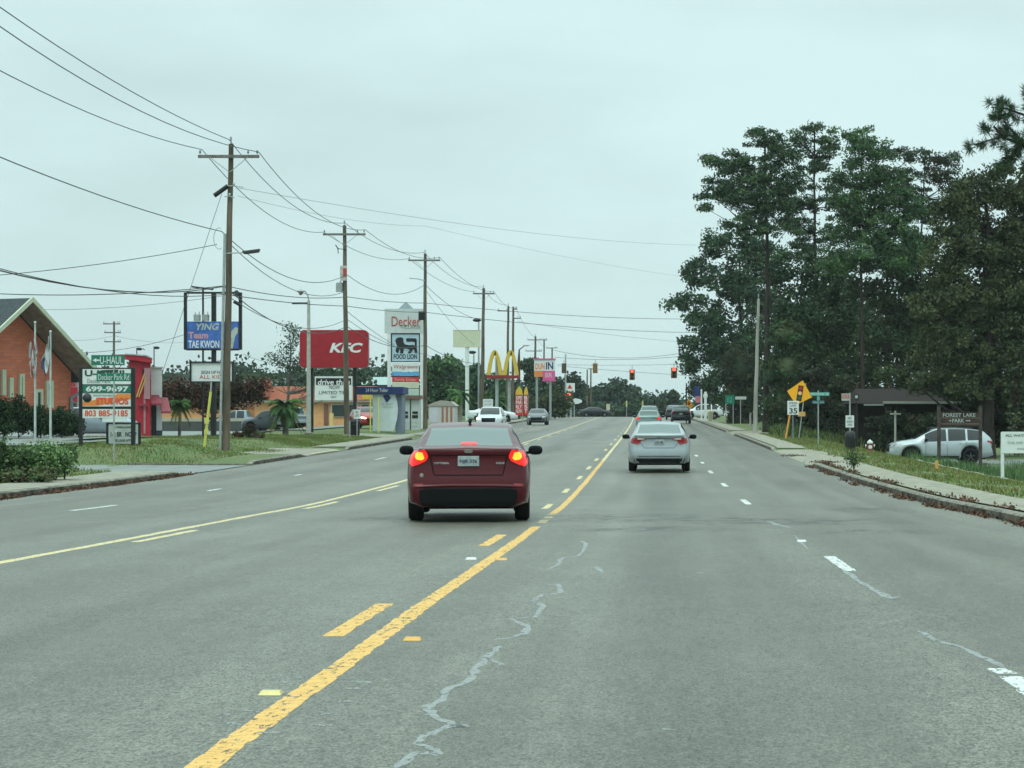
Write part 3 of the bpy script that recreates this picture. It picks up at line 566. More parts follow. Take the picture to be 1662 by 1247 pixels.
# grass blades and weeds as ground cover
def blades(name, boxes, n, h, mats, wd=.02):
    V = []; F = []; MI = []; k = 0
    A = np.array([abs((b[1]-b[0])*(b[3]-b[2])) for b in boxes]); cnt = (A/A.sum()*n).astype(int); P0 = []
    for b, c in zip(boxes, cnt): P0.append(np.stack([RS.uniform(b[0], b[1], c), RS.uniform(b[2], b[3], c)], 1))
    Q = np.concatenate(P0); u, Y = Q[:, 0], Q[:, 1]; X = u+croad(Y); Zg = hz_terrain(u, Y); m = len(Q)
    keep = ~((u < EL) & (Y > 59.0) & (Y < 68.6)); X, Y, Zg = X[keep], Y[keep], Zg[keep]; m = len(X)
    hh = h*RS.uniform(.4, 1.4, m)*(1+.5*np.sin(X*1.3+Y*.7)); a = RS.uniform(0, 6.28, m); l = RS.normal(size=(m, 2))*.35*hh[:, None]
    dx, dy = np.cos(a)*wd, np.sin(a)*wd
    V = np.stack([np.stack([X-dx, Y-dy, Zg], 1), np.stack([X+dx, Y+dy, Zg], 1), np.stack([X+l[:, 0], Y+l[:, 1], Zg+hh], 1)], 1).reshape(-1, 3).astype(np.float32)
    me = bpy.data.meshes.new(name); me.vertices.add(3*m); me.vertices.foreach_set('co', V.ravel()); me.loops.add(3*m); me.loops.foreach_set('vertex_index', np.arange(3*m, dtype=np.int32))
    me.polygons.add(m); me.polygons.foreach_set('loop_start', np.arange(0, 3*m, 3, dtype=np.int32)); me.polygons.foreach_set('loop_total', np.full(m, 3, np.int32))
    me.polygons.foreach_set('material_index', RS.choice(len(mats), m).astype(np.int32)); me.update(calc_edges=True)
    for q in mats: me.materials.append(q)
    o = bpy.data.objects.new(name, me); COL.objects.link(o); return setp(o, kind='stuff')
GB = [foli('blade_green', (.115,.18,.045)), foli('blade_olive', (.165,.185,.055)), foli('blade_straw', (.2,.18,.085)), foli('blade_dark', (.04,.07,.025))]
blades('grass', [(-19,-13.4,40,115),(-13.6,-13.2,20,58),(-26,-19,70,84),(-28,-13.2,92,118)], 60000, .07, GB[:3]+[GB[0]], .02)
blades('grass', [(8.5,22,34,92),(8.3,20,92,130)], 70000, .08, GB[:3]+[GB[1]], .02)
blades('weeds', [(12.7,22,63,91)], 30000, .3, [BUSH[0], BUSH[1], GREEN[2], BUSH[0]], .022)
blades('weeds', [(8.9,20,116,128)], 9000, .4, [BUSH[0], GB[1], HEDGE[1]], .05)
# fallen leaves and pine straw along both kerbs
LF = [foli('leaf_litter_red', (.15,.065,.04)), foli('leaf_litter_brown', (.15,.1,.065)), foli('leaf_litter_dark', (.06,.045,.035))]
C = []
for k in range(52):
    Y = RS.uniform(22, 68); 
    if RS.rand() < .5 and 36 < Y < 58: continue
    u = ER-.10+RS.normal()*.07; n_ = int(RS.uniform(10, 110)); q = np.stack([RS.normal(size=n_)*.06+u+.03, RS.normal(size=n_)*.5+Y, np.abs(RS.normal(size=n_))*.025], 1); C.append(q)
for k in range(18):
    Y = RS.uniform(22, 66); n_ = int(RS.uniform(20, 90)); q = np.stack([RS.normal(size=n_)*.07+ER+.28, RS.normal(size=n_)*.6+Y, .14+np.abs(RS.normal(size=n_))*.03], 1); C.append(q)
for k in range(110):
    Y = RS.uniform(24, 60); n_ = int(RS.uniform(20, 80)); q = np.stack([RS.normal(size=n_)*.06+EL+.07, RS.normal(size=n_)*.5+Y, np.abs(RS.normal(size=n_))*.03], 1); C.append(q)
q = np.stack([RS.normal(size=260)*.22+ER+.5, RS.normal(size=260)*.7+68.6, .1+np.abs(RS.normal(size=260))*.02], 1); C.append(q)
q = np.stack([RS.normal(size=160)*.25+ER+.2, RS.normal(size=160)*.5+80, .03+np.abs(RS.normal(size=160))*.02], 1); C.append(q)
C = np.concatenate(C); C[:, 1] = np.clip(C[:, 1], 6, 90); C[:, 2] += zroad(C[:, 1])+.005; C[:, 0] += croad(C[:, 1])
leafmesh('fallen_leaves', C, RS.randint(0, 3, len(C)), .07, .04, LF, kind='stuff')
# the straggly weed growing out of the kerb
L = Loc(1386, 57.7, float(zroad(57.7))+.14); t = thing('weed_plant', 'straggly leaning weed sprouting from the kerb joint below the trash can', 'weed', L.loc); mb = MB(); C = []
for k in range(9):
    a = RS.uniform(0, 6.28); pts = [Vector((0, 0, 0))]; r = RS.uniform(.1, .32)
    for i in range(1, 5): pts.append(Vector((math.cos(a)*r*(i/4)**2, math.sin(a)*r*(i/4)**2, .58*i/4*RS.uniform(.85, 1.05)-(.15 if i == 4 and k % 2 else 0))))
    mb.tube(pts, .008, 0, 4, caps=False)
    for i in range(2, 5):
        for q in range(12): C.append(pts[i]+Vector(RS.normal(size=3))*.06)
mb.build('stem', [GREEN[1]], t); leafmesh('foliage', np.array(C), RS.randint(0, 3, len(C)), .09, .03, [GREEN[0], BUSH[0], OAK[2]], t)
# ---------------------------------------------------------------- vehicles
TYRE = mat('tyre_rubber', (.012,.013,.013), .8, var=.2); RIM = mat('alloy_rim', (.35,.37,.38), .35, .8, var=.05); DARKRIM = mat('dark_rim', (.06,.065,.07), .4, .6, var=.05)
BLACK = mat('black_trim', (.005,.006,.007), .8, var=.1); UNDERB = mat('underbody', (.008,.008,.008), .9, var=0)
GLASS = mat('car_glass', (.02,.024,.024), .08, var=0, ior=1.5); RGLASS = mat('rear_glass', (.08,.12,.112), .1, var=0, ior=1.55)
CHROME = mat('chrome', (.6,.62,.63), .2, 1, var=0); LENS = mat('red_lens', (.28,.012,.015), .2, var=0, coat=.6); LENSW = mat('clear_lens', (.55,.56,.56), .15, var=0, coat=.6)
LENSLIT = mat('red_lens_lit', (.6,.02,.02), .3, var=0, emit=.62, ec=(1,.025,.02)); LAMP = mat('tail_lamp_core', (1,.5,.05), .3, var=0, emit=1.7, ec=(1,.30,.02)); HEADON = mat('headlamp_on', (1,.9,.7), .3, var=0, emit=4, ec=(1,.85,.6))
PLATE = mat('plate_face', (.34,.38,.38), .5, var=.15, scale=14); PLTXT = mat('plate_text', (.03,.05,.09), .6, var=0)
def paint(name, c, metal=.35, rough=.3): return mat(name, c, rough, metal, var=.03, coat=.45)
def loft(sp):
    L = sp['L']; W = sp['W']/2; zr = cubic(sp['roof']); zb = cubic(sp['belt']); wf = cubic(sp.get('plan', [(0,.80),(.05,.88),(.18,.95),(.5,.99),(1.1,1),(3.2,1),(L-.8,.96),(L-.3,.86),(L-.08,.72),(L,.6)]))
    wr = cubic(sp['wr']); base = sp.get('zb', .24); R = sp.get('arch', .37); ax = sp['axles']; wz = sp.get('wheel', .33)
    bt = cubic(sp.get('bot', [(0,.14),(.35,.04),(.8,0),(L-.8,0),(L-.3,.0),(L,.06)]))
    ys = sorted(set([0,.02,.05,.09,.14,.2,.28,.36,L-.3,L-.2,L-.12,L-.06,L-.02,L]+[round(v, 3) for v in np.linspace(.4, L-.35, 46)]+[round(a+d, 3) for a in ax for d in (-R,-R*.97,-R*.85,-R*.5,0,R*.5,R*.85,R*.97,R)]+sp.get('ys', [])))
    rows = []
    for y in ys:
        w = W*float(wf(y)); b = base+float(bt(y))
        for a in ax:
            if abs(y-a) < R: b = max(b, wz+math.sqrt(R*R-(y-a)**2))
        zbl = float(zb(y)); zt = float(zr(y)); zbl = min(zbl, zt-.02); b = min(b, zbl-.12); wt = min(W*float(wr(y)), w*.97); h = zbl-b; g = zt-zbl; wb = w*.95
        rows.append([(0,b),(w*.8,b),(w*.965,b+min(.07,h*.2)),(w*.993,b+.35*h),(w,b+.6*h),(w*.985,b+.85*h),(wb,zbl),(wb+(wt-wb)*.28,zbl+g*.31),(wb+(wt-wb)*.6,zbl+g*.63),(wt,zbl+g*.92),(wt-min(.07,wt*.1),zbl+g*.985),(wt*.55,zt),(0,zt+.012)])
    rp = sp.get('rear'); fp = sp.get('front'); nk = 13; vs = []
    for y, r in zip(ys, rows):
        for sgn in (-1, 1):
            for k in range(nk):
                x, z = r[k]; yy = y
                if rp: yy += float(rp(z))*max(0, 1-y/.9)
                if fp: yy -= float(fp(z))*max(0, 1-(L-y)/.9)
                vs.append((sgn*x, yy-L/2, z))
    idx = lambda i, s, k: (i*2+s)*nk+k
    parts = {'body': [], 'rear_window': [], 'windshield': [], 'side_window': [], 'under': []}
    rw, ws, sw = sp.get('rw'), sp.get('ws'), sp.get('sw', []); sw2 = sp.get('swl')
    for i in range(len(ys)-1):
        ym = (ys[i]+ys[i+1])/2
        for s in (0, 1):
            for k in range(nk-1):
                q = (idx(i,s,k), idx(i+1,s,k), idx(i+1,s,k+1), idx(i,s,k+1)); q = q[::-1] if s else q; q = q[::-1]
                n = 'body'
                if k == 0 or k == 1 and False: n = 'under'
                if k >= 10 and rw and rw[0] < ym < rw[1]: n = 'rear_window'
                if k >= 10 and ws and ws[0] < ym < ws[1]: n = 'windshield'
                if k in (6,7,8) and any(a < ym < b for a, b in sw) and float(zr(ym))-float(zb(ym)) > .2: n = 'side_window'
                parts[n].append(q)
    for i, fl in ((0, False), (len(ys)-1, True)):
        for k in range(nk-1):
            q = (idx(i,0,k), idx(i,1,k), idx(i,1,k+1), idx(i,0,k+1)); parts['body'].append(q if not fl else q[::-1])
    return vs, parts
def patch(mb, bvh, poly, mode, off=.008, m=0, nr=6, nc=8, yoff=0, smooth=True):
    zs = [p[1] for p in poly]; z0, z1 = min(zs), max(zs); n = len(poly); G = []
    for r in range(nr+1):
        z = z0+(z1-z0)*min(.999, max(.001, r/nr)); xs = []
        for i in range(n):
            (xa, za), (xb, zb_) = poly[i], poly[(i+1) % n]
            if (za <= z < zb_) or (zb_ <= z < za): xs.append(xa+(xb-xa)*(z-za)/(zb_-za))
        if len(xs) < 2: G.append(None); continue
        xa, xb = min(xs), max(xs); row = []
        for c in range(nc+1):
            a = xa+(xb-xa)*c/nc
            o, d = {'rear': ((a,-9,z),(0,1,0)), 'front': ((a,9,z),(0,-1,0)), 'left': ((-9,a,z),(1,0,0)), 'right': ((9,a,z),(-1,0,0)), 'top': ((a,z,9),(0,0,-1))}[mode]
            h = bvh.ray_cast(Vector(o), Vector(d)); row.append(h[0]-Vector(d)*off if h[0] else None)
        G.append(row)
    for r in range(nr):
        if not G[r] or not G[r+1]: continue
        for c in range(nc):
            q = [G[r][c], G[r][c+1], G[r+1][c+1], G[r+1][c]]
            if any(v is None for v in q): continue
            if max((a-b).length for a in q for b in q) > .6: continue
            if mode in ('front','left'): q = q[::-1]
            mb.add(q, [(0,1,2,3)], m, smooth)
    return mb
def mirx(poly): return [(-x, z) for x, z in poly]
def wheel(parent, x, y, R=.33, W=.21, rim=RIM, sp_n=5):
    mb = MB(); s = 1 if x > 0 else -1; M = Matrix.Translation((x, y, R)) @ Matrix.Rotation(s*math.pi/2, 4, 'Y')
    mb.lathe([(.001,-W/2+.01),(R*.62,-W/2),(R*.9,-W/2),(R*.985,-W*.36),(R,-W*.2),(R,W*.2),(R*.985,W*.36),(R*.9,W/2),(R*.64,W/2),(R*.6,W*.3)], 24, 0, M); 
    wh = mb.build('wheel', [TYRE], parent); mb = MB()
    mb.lathe([(R*.62,W*.44),(R*.56,W*.46),(R*.55,W*.12),(.03,W*.1)], 20, 1, M); mb.lathe([(.06,W*.36),(.05,W*.42),(0,W*.43)], 10, 0, M)
    for k in range(sp_n):
        A = M @ Matrix.Rotation(2*math.pi*k/sp_n, 4, 'Z'); mb.add([(.03,-.035,W*.36),(R*.58,-.02,W*.4),(R*.58,.02,W*.4),(.03,.035,W*.36),(.03,-.03,W*.2),(R*.58,-.02,W*.25),(R*.58,.02,W*.25),(.03,.03,W*.2)], [(0,1,2,3),(0,4,5,1),(3,2,6,7)], 0, False, A)
    mb.build('rim', [rim, BLACK], wh)
def car(name, label, cat, sp, X, Z, rz=0, col=None, group=None, rim=RIM, wheels=True, dz=0):
    b = float(ground(X, Z))+.01+dz; t = thing(name, label, cat, (X, Z, b), rz, group); vs, parts = loft(sp); W = sp['W']/2; L = sp['L']
    if Z < 300: t.rotation_euler.x = 0
    allf = [f for v in parts.values() for f in v]; bvh = BVHTree.FromPolygons([Vector(v) for v in vs], allf)
    for n in ('body','rear_window','windshield','side_window'):
        if not parts[n]: continue
        groups = [parts[n]] if n != 'side_window' else [[f for f in parts[n] if vs[f[0]][0]+vs[f[2]][0] < 0], [f for f in parts[n] if vs[f[0]][0]+vs[f[2]][0] > 0]]
        for fs in groups:
            if not fs: continue
            us = sorted({k for f in fs for k in f}); mp_ = {k: i for i, k in enumerate(us)}; mb = MB(); mb.add([vs[k] for k in us], [tuple(mp_[k] for k in f) for f in fs], 0, True)
            if n == 'body':
                u2 = sorted({k for f in parts['under'] for k in f}); m2 = {k: i for i, k in enumerate(u2)}; mb.add([vs[k] for k in u2], [tuple(m2[k] for k in f) for f in parts['under']], 1, True)
            mb.build(n, [col, UNDERB] if n == 'body' else [RGLASS if n == 'rear_window' else GLASS], t)
    mb = MB(); mb.box(-W*.72, W*.72, -L/2+.35, L/2-.35, sp.get('zb',.24)-.03, sp.get('zb',.24)+.2); 
    for a in sp['axles']: mb.tube([(-W*.8,a-L/2,.3),(W*.8,a-L/2,.3)], .04, 0, 6)
    mb.build('chassis', [UNDERB], t)
    R = sp.get('wheel', .33)
    for a in sp['axles']:
        for s in (-1, 1): wheel(t, s*(W-.12), a-L/2, R, .22, rim)
    mb = MB(); my = sp.get('my', L-1.95)-L/2; mz = sp.get('mz', 1.0)
    for s in (-1, 1):
        mb = MB(); mb.ell((s*(W+.115), my, mz), (.115,.07,.075), 0, 12, 8, .75); mb.tube([(s*(W-.12), my+.04, mz-.06),(s*(W+.05), my+.02, mz-.03)], .025, 1, 6)
        mm = mb.build('side_mirror', [sp.get('mirror') or col, BLACK], t); mb = MB(); mb.ell((s*(W+.115), my-.052, mz), (.095,.025,.058), 0, 10, 6, .75); mb.build('mirror_glass', [sp.get('mglass') or BLACK], mm)
    # flush handles, seams and lamps pressed onto the body
    mb = MB()
    for s, md in ((-1,'left'),(1,'right')):
        for (y0, y1, z0, z1) in sp.get('seams', []): patch(mb, bvh, [(y0-L/2,z0),(y0+.015-L/2,z0),(y1+.015-L/2,z1),(y1-L/2,z1)], md, .003, 0, 6, 1)
    if sp.get('seams'): mb.build('door_seam', [BLACK], t)
    for s, md in ((-1,'left'),(1,'right')):
        for (y, z) in sp.get('handles', []):
            mb = MB(); patch(mb, bvh, [(y-L/2,z),(y+.2-L/2,z),(y+.2-L/2,z+.035),(y-L/2,z+.03)], md, .03, 0, 2, 4); mb.build('door_handle', [sp.get('hm', col)], t)
    for kind, polys, mode, m, off in sp.get('patches', []):
        for p in polys:
            mb = MB(); patch(mb, bvh, p, mode, off, 0, sp.get('nr', 6), 10); 
            if mb.v: mb.build(kind, [m], t)
    if sp.get('plate'):
        x0, x1, z0, z1, md = sp['plate']; h = bvh.ray_cast(Vector((0, -9 if md == 'rear' else 9, (z0+z1)/2)), Vector((0, 1 if md == 'rear' else -1, 0)))
        y = h[0].y+(-.03 if md == 'rear' else .03); mb = MB(); mb.box(x0, x1, y-.006, y+.03, z0, z1); pl = mb.build('licence_plate', [PLATE], t, bevel=.004); mb = MB()
        if md == 'rear': mb.text(sp.get('ptext', 'NJR 376'), x0+.03, x1-.03, z0+.035, z1-.05, y-.012, 0, .02); mb.build('plate_number', [PLTXT], pl)
    return t, bvh
SED = dict(L=4.85, W=1.83, axles=(1.02, 3.82), roof=[(0,1.09),(.12,1.115),(.4,1.12),(.62,1.13),(.9,1.22),(1.35,1.385),(1.75,1.45),(2.3,1.475),(2.8,1.45),(3.2,1.32),(3.75,1.04),(4.2,.97),(4.6,.85),(4.85,.70)],
    belt=[(0,.96),(.4,.99),(1.5,1.0),(3.4,.93),(4.4,.78),(4.85,.62)], wr=[(0,.78),(.6,.79),(.8,.77),(1.4,.70),(2.3,.70),(2.9,.70),(3.6,.76),(4.3,.74),(4.85,.55)], rw=(.66,1.40), ws=(2.98,3.70), sw=[(1.2,2.26),(2.34,3.4)],
    rear=cubic([(.15,.10),(.3,.02),(.5,.0),(.62,.02),(.72,.06),(.85,.09),(1.0,.07),(1.1,.04),(1.5,.05)]), seams=[(1.55,1.35,.5,.95),(2.3,2.3,.35,.95),(3.35,3.45,.4,.9)], handles=[(1.55,.83),(2.5,.82)], my=3.05, mz=1.03, zb=.23)
ROADCAR = dict(SED)
MAROON = mat('maroon_paint', (.078,.004,.008), .2, 0, var=.03, ior=1.35, coat=.12)
tl = [(-.87,1.0),(-.80,1.07),(-.64,1.085),(-.60,1.03),(-.585,.97),(-.62,.91),(-.72,.86),(-.82,.83),(-.87,.88)]
core = [(-.77,1.02),(-.74,1.045),(-.67,1.04),(-.655,.99),(-.64,.95),(-.68,.92),(-.75,.93),(-.78,.97)]
def strip(x0, z0, x1, z1, h=.014): return [(x0,z0),(x1,z1),(x1,z1+h),(x0,z0+h)]
kia = dict(SED, nr=10, mirror=BLACK, ptext='NJR 376', plate=(-.155,.155,.835,.985,'rear'))
kia['patches'] = [('bumper_valance', [[(-.87,.50),(-.6,.515),(.6,.515),(.87,.50),(.89,.40),(.87,.30),(.82,.254),(-.82,.254),(-.87,.30),(-.89,.40)]], 'rear', BLACK, .012),
  ('tail_light', [tl, mirx(tl)], 'rear', LENSLIT, .016), ('lamp_core', [core, mirx(core)], 'rear', LAMP, .024),
  ('boot_seam', [strip(-.56,.985,.56,.985,.02), [(-.57,.99),(-.555,.99),(-.50,.72),(-.515,.72)], [(.57,.99),(.555,.99),(.50,.72),(.515,.72)], strip(-.50,.70,.50,.70)], 'rear', BLACK, .006),
  ('reflector', [[(-.80,.58),(-.66,.585),(-.66,.555),(-.80,.55)], [(.80,.58),(.66,.585),(.66,.555),(.80,.55)]], 'rear', LENS, .012),
  ('exhaust_tip', [[(-.56,.30),(-.54,.355),(-.40,.355),(-.38,.30),(-.40,.265),(-.54,.265)], [(.56,.30),(.54,.355),(.40,.355),(.38,.30),(.40,.265),(.54,.265)]], 'rear', UNDERB, .03),
  ('badge', [[(-.065,1.055),(-.045,1.078),(.045,1.078),(.065,1.055),(.045,1.03),(-.045,1.03)]], 'rear', CHROME, .014),
  ('brake_lamp', [[(-.12,1.165),(-.11,1.185),(.11,1.185),(.12,1.165)], [(-.125,1.15),(-.12,1.165),(.12,1.165),(.125,1.15)]], 'rear', LENSLIT, .02)]
kia['bot'] = cam_bot = [(0,.02),(.35,.0),(.8,0),(4.05,0),(4.55,.0),(4.85,.06)]
kia['plan'] = [(0,.86),(.05,.915),(.18,.965),(.5,.995),(1.1,1),(3.2,1),(4.05,.96),(4.55,.86),(4.77,.72),(4.85,.6)]
t, bvh = car('sedan', 'maroon sedan with glowing brake lights in the turn lane, nearest of all cars', 'car', kia, -3.02, 33.0, .078, MAROON)
def rear_text(t, bvh, st, x0, x1, z0, z1, m, shear=0):
    h = bvh.ray_cast(Vector(((x0+x1)/2, -9, (z0+z1)/2)), Vector((0,1,0))); mb = MB(); mb.text(st, x0, x1, z0, z1, h[0].y-.012, 0, .02, shear, .008); mb.build('lettering', [m], t)
rear_text(t, bvh, 'OPTIMA', -.50,-.28,.865,.895, CHROME); rear_text(t, bvh, 'KIA', -.03,.03,1.045,1.063, BLACK); rear_text(t, bvh, 'GDI', .40,.52,.865,.895, CHROME)
mb = MB(); mb.tube([(0,-.75,1.47),(0,-.70,1.50),(0,-.55,1.49)], [.02,.035,.015], 0, 6); mb.build('roof_antenna', [BLACK], t)
mb = MB(); prev = None                   # rounded ledge across the bumper that catches the sky
for i in range(29):
    x = -.84+1.68*i/28; z0 = .555-.03*(abs(x)/.84)**3; h = bvh.ray_cast(Vector((x,-9,z0)), Vector((0,1,0)))[0]
    if h is None: prev = None; continue
    k = .035*(1-(abs(x)/.86)**4); q = [(x,h.y+.004,z0+.03),(x,h.y-k,z0+.008),(x,h.y-k,z0-.012),(x,h.y+.004,z0-.03)]
    if prev: mb.add(prev+q, [(j, j+4, j+5, j+1) for j in range(3)], 0, True)
    prev = q
mb.build('bumper_ledge', [MAROON], t)
mb = MB(); mb.ell((-.68,bvh.ray_cast(Vector((-.68,-9,.70)), Vector((0,1,0)))[0].y,.70), (.03,.01,.035), 0, 10, 6); mb.build('scuff_mark', [mat('grey_scuff', (.25,.24,.23), .7, var=.1)], t)
# silver saloon
cam_ = dict(SED, L=4.8, axles=(1.0,3.78), ptext='LDG 482', plate=(-.15,.15,.80,.95,'rear'), mirror=DARKRIM, mz=1.02)
cl = [(-.86,.99),(-.80,1.035),(-.52,1.03),(-.38,.99),(-.38,.955),(-.52,.93),(-.56,.86),(-.62,.80),(-.80,.835),(-.86,.88)]
ci = [(-.64,1.0),(-.42,.985),(-.42,.96),(-.54,.945),(-.64,.95)]
cam_['bot'] = [(0,.03),(.35,.0),(.8,0),(4.0,0),(4.5,.0),(4.8,.06)]
cam_['patches'] = [('tail_light', [cl, mirx(cl)], 'rear', LENS, .016), ('reverse_lamp', [ci, mirx(ci)], 'rear', LENSW, .022), ('bumper_valance', [[(-.76,.40),(.76,.40),(.70,.24),(-.70,.24)]], 'rear', BLACK, .012),
  ('boot_seam', [strip(-.40,.965,.40,.965,.018), [(-.56,.86),(-.545,.86),(-.44,.72),(-.455,.72)], [(.56,.86),(.545,.86),(.44,.72),(.455,.72)], strip(-.44,.70,.44,.70), strip(-.62,.455,.62,.455,.02)], 'rear', DARKRIM, .006), ('badge', [[(-.06,1.02),(0,1.045),(.06,1.02),(0,.995)]], 'rear', CHROME, .014)]
SILVER = paint('silver_paint', (.33,.37,.38), .5, .33)
car('sedan', 'silver sedan with unlit red tail lights driving ahead in the right lane', 'car', cam_, -.09, 63.6, 0, SILVER)
# farther traffic
TEAL = paint('pale_green_paint', (.17,.25,.23), .5, .3); DGREY = paint('dark_grey_paint', (.035,.042,.05), .5, .3); WHITE = paint('white_paint', (.62,.66,.66), 0, .35); REDP = paint('red_paint', (.32,.02,.02), .3, .3); BLK = paint('black_paint', (.012,.014,.017), .3, .25); GREYP = paint('grey_paint', (.2,.23,.25), .5, .3)
hatch = dict(SED, L=4.4, axles=(.95,3.5), roof=[(0,.98),(.1,1.08),(.3,1.2),(.62,1.43),(1.0,1.49),(1.8,1.5),(2.4,1.47),(2.9,1.3),(3.3,1.06),(3.8,.98),(4.2,.85),(4.4,.7)], belt=[(0,.93),(.5,.97),(1.5,.97),(3,.93),(4,.8),(4.4,.62)], wr=[(0,.8),(.3,.76),(.7,.68),(1.8,.67),(2.5,.68),(3.2,.76),(4.4,.6)], rw=(.12,.62), ws=(2.45,3.2), sw=[(.75,1.8),(1.86,2.85)], my=2.6, handles=[], seams=[], plan=[(0,.86),(.05,.92),(.2,.97),(.6,1),(3.4,1),(4.1,.86),(4.4,.6)])
hl = [(-.86,.92),(-.84,1.0),(-.64,1.02),(-.62,.88),(-.66,.78),(-.84,.80)]
h1 = dict(hatch, patches=[('tail_light', [hl, mirx(hl)], 'rear', LENSLIT, .016)], plate=(-.15,.15,.75,.87,'rear'), ptext='KBN 219')
car('hatchback', 'pale green hatchback with red brake lights directly beyond the silver sedan', 'car', h1, P(1053,0,150).x, 150, 0, TEAL)
suv = dict(SED, L=4.7, W=1.88, axles=(.98,3.7), wheel=.37, arch=.42, zb=.3, roof=[(0,1.15),(.08,1.3),(.3,1.5),(.6,1.66),(1.2,1.72),(2.2,1.72),(2.7,1.66),(3.1,1.45),(3.5,1.17),(4.0,1.08),(4.5,.98),(4.7,.8)], belt=[(0,1.05),(.5,1.08),(2,1.06),(3.2,1.02),(4.2,.9),(4.7,.72)], wr=[(0,.82),(.5,.74),(1.2,.71),(2.5,.72),(3.4,.8),(4.7,.62)], rw=(.1,.55), ws=(2.72,3.45), sw=[(.7,1.3),(1.4,2.2),(2.28,3.1)], my=2.85, mz=1.15, handles=[], seams=[], plan=[(0,.88),(.05,.93),(.2,.97),(.6,1),(3.6,1),(4.4,.88),(4.7,.64)])
sl_ = [(-.90,1.0),(-.88,1.2),(-.76,1.25),(-.72,1.1),(-.74,.96),(-.88,.92)]
s1 = dict(suv, patches=[('tail_light', [sl_, mirx(sl_)], 'rear', LENS, .016)])
car('sport_utility', 'pale roofed sport utility peeking above the pale green hatchback', 'car', dict(s1), P(1054,0,195).x, 195, 0, TEAL)
s2 = dict(suv, W=1.95, patches=[('tail_light', [sl_, mirx(sl_)], 'rear', LENS, .016)], plate=(-.15,.15,.85,.97,'rear'), ptext='HTX 905')
car('sport_utility', 'black sport utility in the right lane beside the orange sign far ahead', 'car', s2, P(1105,0,203).x, 203, 0, BLK)
car('sport_utility', 'dark sport utility just showing left beyond the black one', 'car', dict(s1), P(1093,0,250).x, 250, 0, DGREY)
# oncoming
fl = [(-.84,.70),(-.80,.80),(-.56,.76),(-.52,.68),(-.6,.64)]
gr = [(-.5,.66),(.5,.66),(.46,.42),(-.46,.42)]
onc = dict(SED, patches=[('headlight', [fl, mirx(fl)], 'front', LENSW, .012), ('grille', [gr, [(-.7,.36),(.7,.36),(.6,.26),(-.6,.26)]], 'front', BLACK, .014)])
car('sedan', 'dark grey oncoming sedan far ahead beside the red banners', 'car', onc, P(873,0,190).x, 190, math.pi, paint('slate_paint', (.08,.095,.105), .4, .3))
flt = [(-.88,.86),(-.86,.98),(-.64,.98),(-.62,.84)]
wsuv = dict(suv, patches=[('headlight', [flt], 'front', LENSW, .012), ('headlight', [mirx(flt)], 'front', HEADON, .012), ('grille', [[(-.5,.95),(.5,.95),(.46,.66),(-.46,.66)]], 'front', BLACK, .014)])
car('sport_utility', 'white oncoming sport utility half hidden behind the maroon sedan', 'car', wsuv, P(797,0,148).x, 148, math.pi, WHITE)
car('sedan', 'white sedan crossing side on behind the white oncoming sport utility', 'car', dict(SED), P(800,0,205).x, 205, -math.pi/2, WHITE)
car('sedan', 'black sedan turning side on across the far intersection', 'car', dict(SED), P(966,0,318).x, 318, -math.pi/2+.1, BLK)
rc = dict(hatch, patches=[('headlight', [fl], 'front', LENSW, .012), ('headlight', [mirx(fl)], 'front', HEADON, .012), ('grille', [gr], 'front', BLACK, .014)])
car('hatchback', 'red hatchback with one lit headlight leaving the lot beside the small white sign', 'car', rc, P(596,0,146).x, 146, math.pi+.35, REDP)
# pickup in the lot
pk = dict(suv, L=5.3, W=1.85, axles=(1.15,4.2), zb=.38, roof=[(0,1.02),(.05,1.06),(1.9,1.06),(1.94,1.08),(2.0,1.35),(2.15,1.62),(2.6,1.66),(3.1,1.62),(3.6,1.3),(3.9,1.1),(4.6,1.0),(5.3,.8)], belt=[(0,.98),(1.9,1.0),(3.9,1.0),(5.3,.74)], wr=[(0,.93),(1.85,.93),(2.1,.76),(3,.74),(3.8,.82),(5.3,.66)], rw=(1.98,2.16), ws=(3.15,3.85), sw=[(2.2,2.85),(2.9,3.6)], my=3.4, ys=[1.94,1.97,2.03], plan=[(0,.93),(.04,.97),(1,1),(4.2,1),(5.0,.88),(5.3,.7)], patches=[('tail_light', [[(-.9,.72),(-.9,.98),(-.78,.98),(-.78,.72)], [(.9,.72),(.9,.98),(.78,.98),(.78,.72)]], 'rear', LENS, .014), ('tailgate_panel', [[(-.68,.70),(.68,.70),(.68,.97),(-.68,.97)]], 'rear', GREYP, .01)])
car('pickup_truck', 'silver pickup truck parked behind the full palm, tailgate toward the road', 'pickup', pk, P(474,0,152).x, 152, .42, SILVER)
car('sport_utility', 'dark grey car parked left of the silver pickup behind the palm', 'car', dict(suv), P(442,0,158).x, 158, 1.2, DGREY)
lc = dict(hatch); car('hatchback', 'light blue grey car parked behind the black framed roadside sign', 'car', lc, P(152,0,104).x, 104, -1.35, paint('pale_blue_paint', (.3,.36,.4), .4, .3), dz=0)
car('pickup_truck', 'pale blue vehicle parked before the orange building behind the utility pole', 'pickup', dict(pk, patches=[]), P(392,0,170).x, 170, 1.5, paint('dull_blue_paint', (.2,.27,.32), .4, .4))
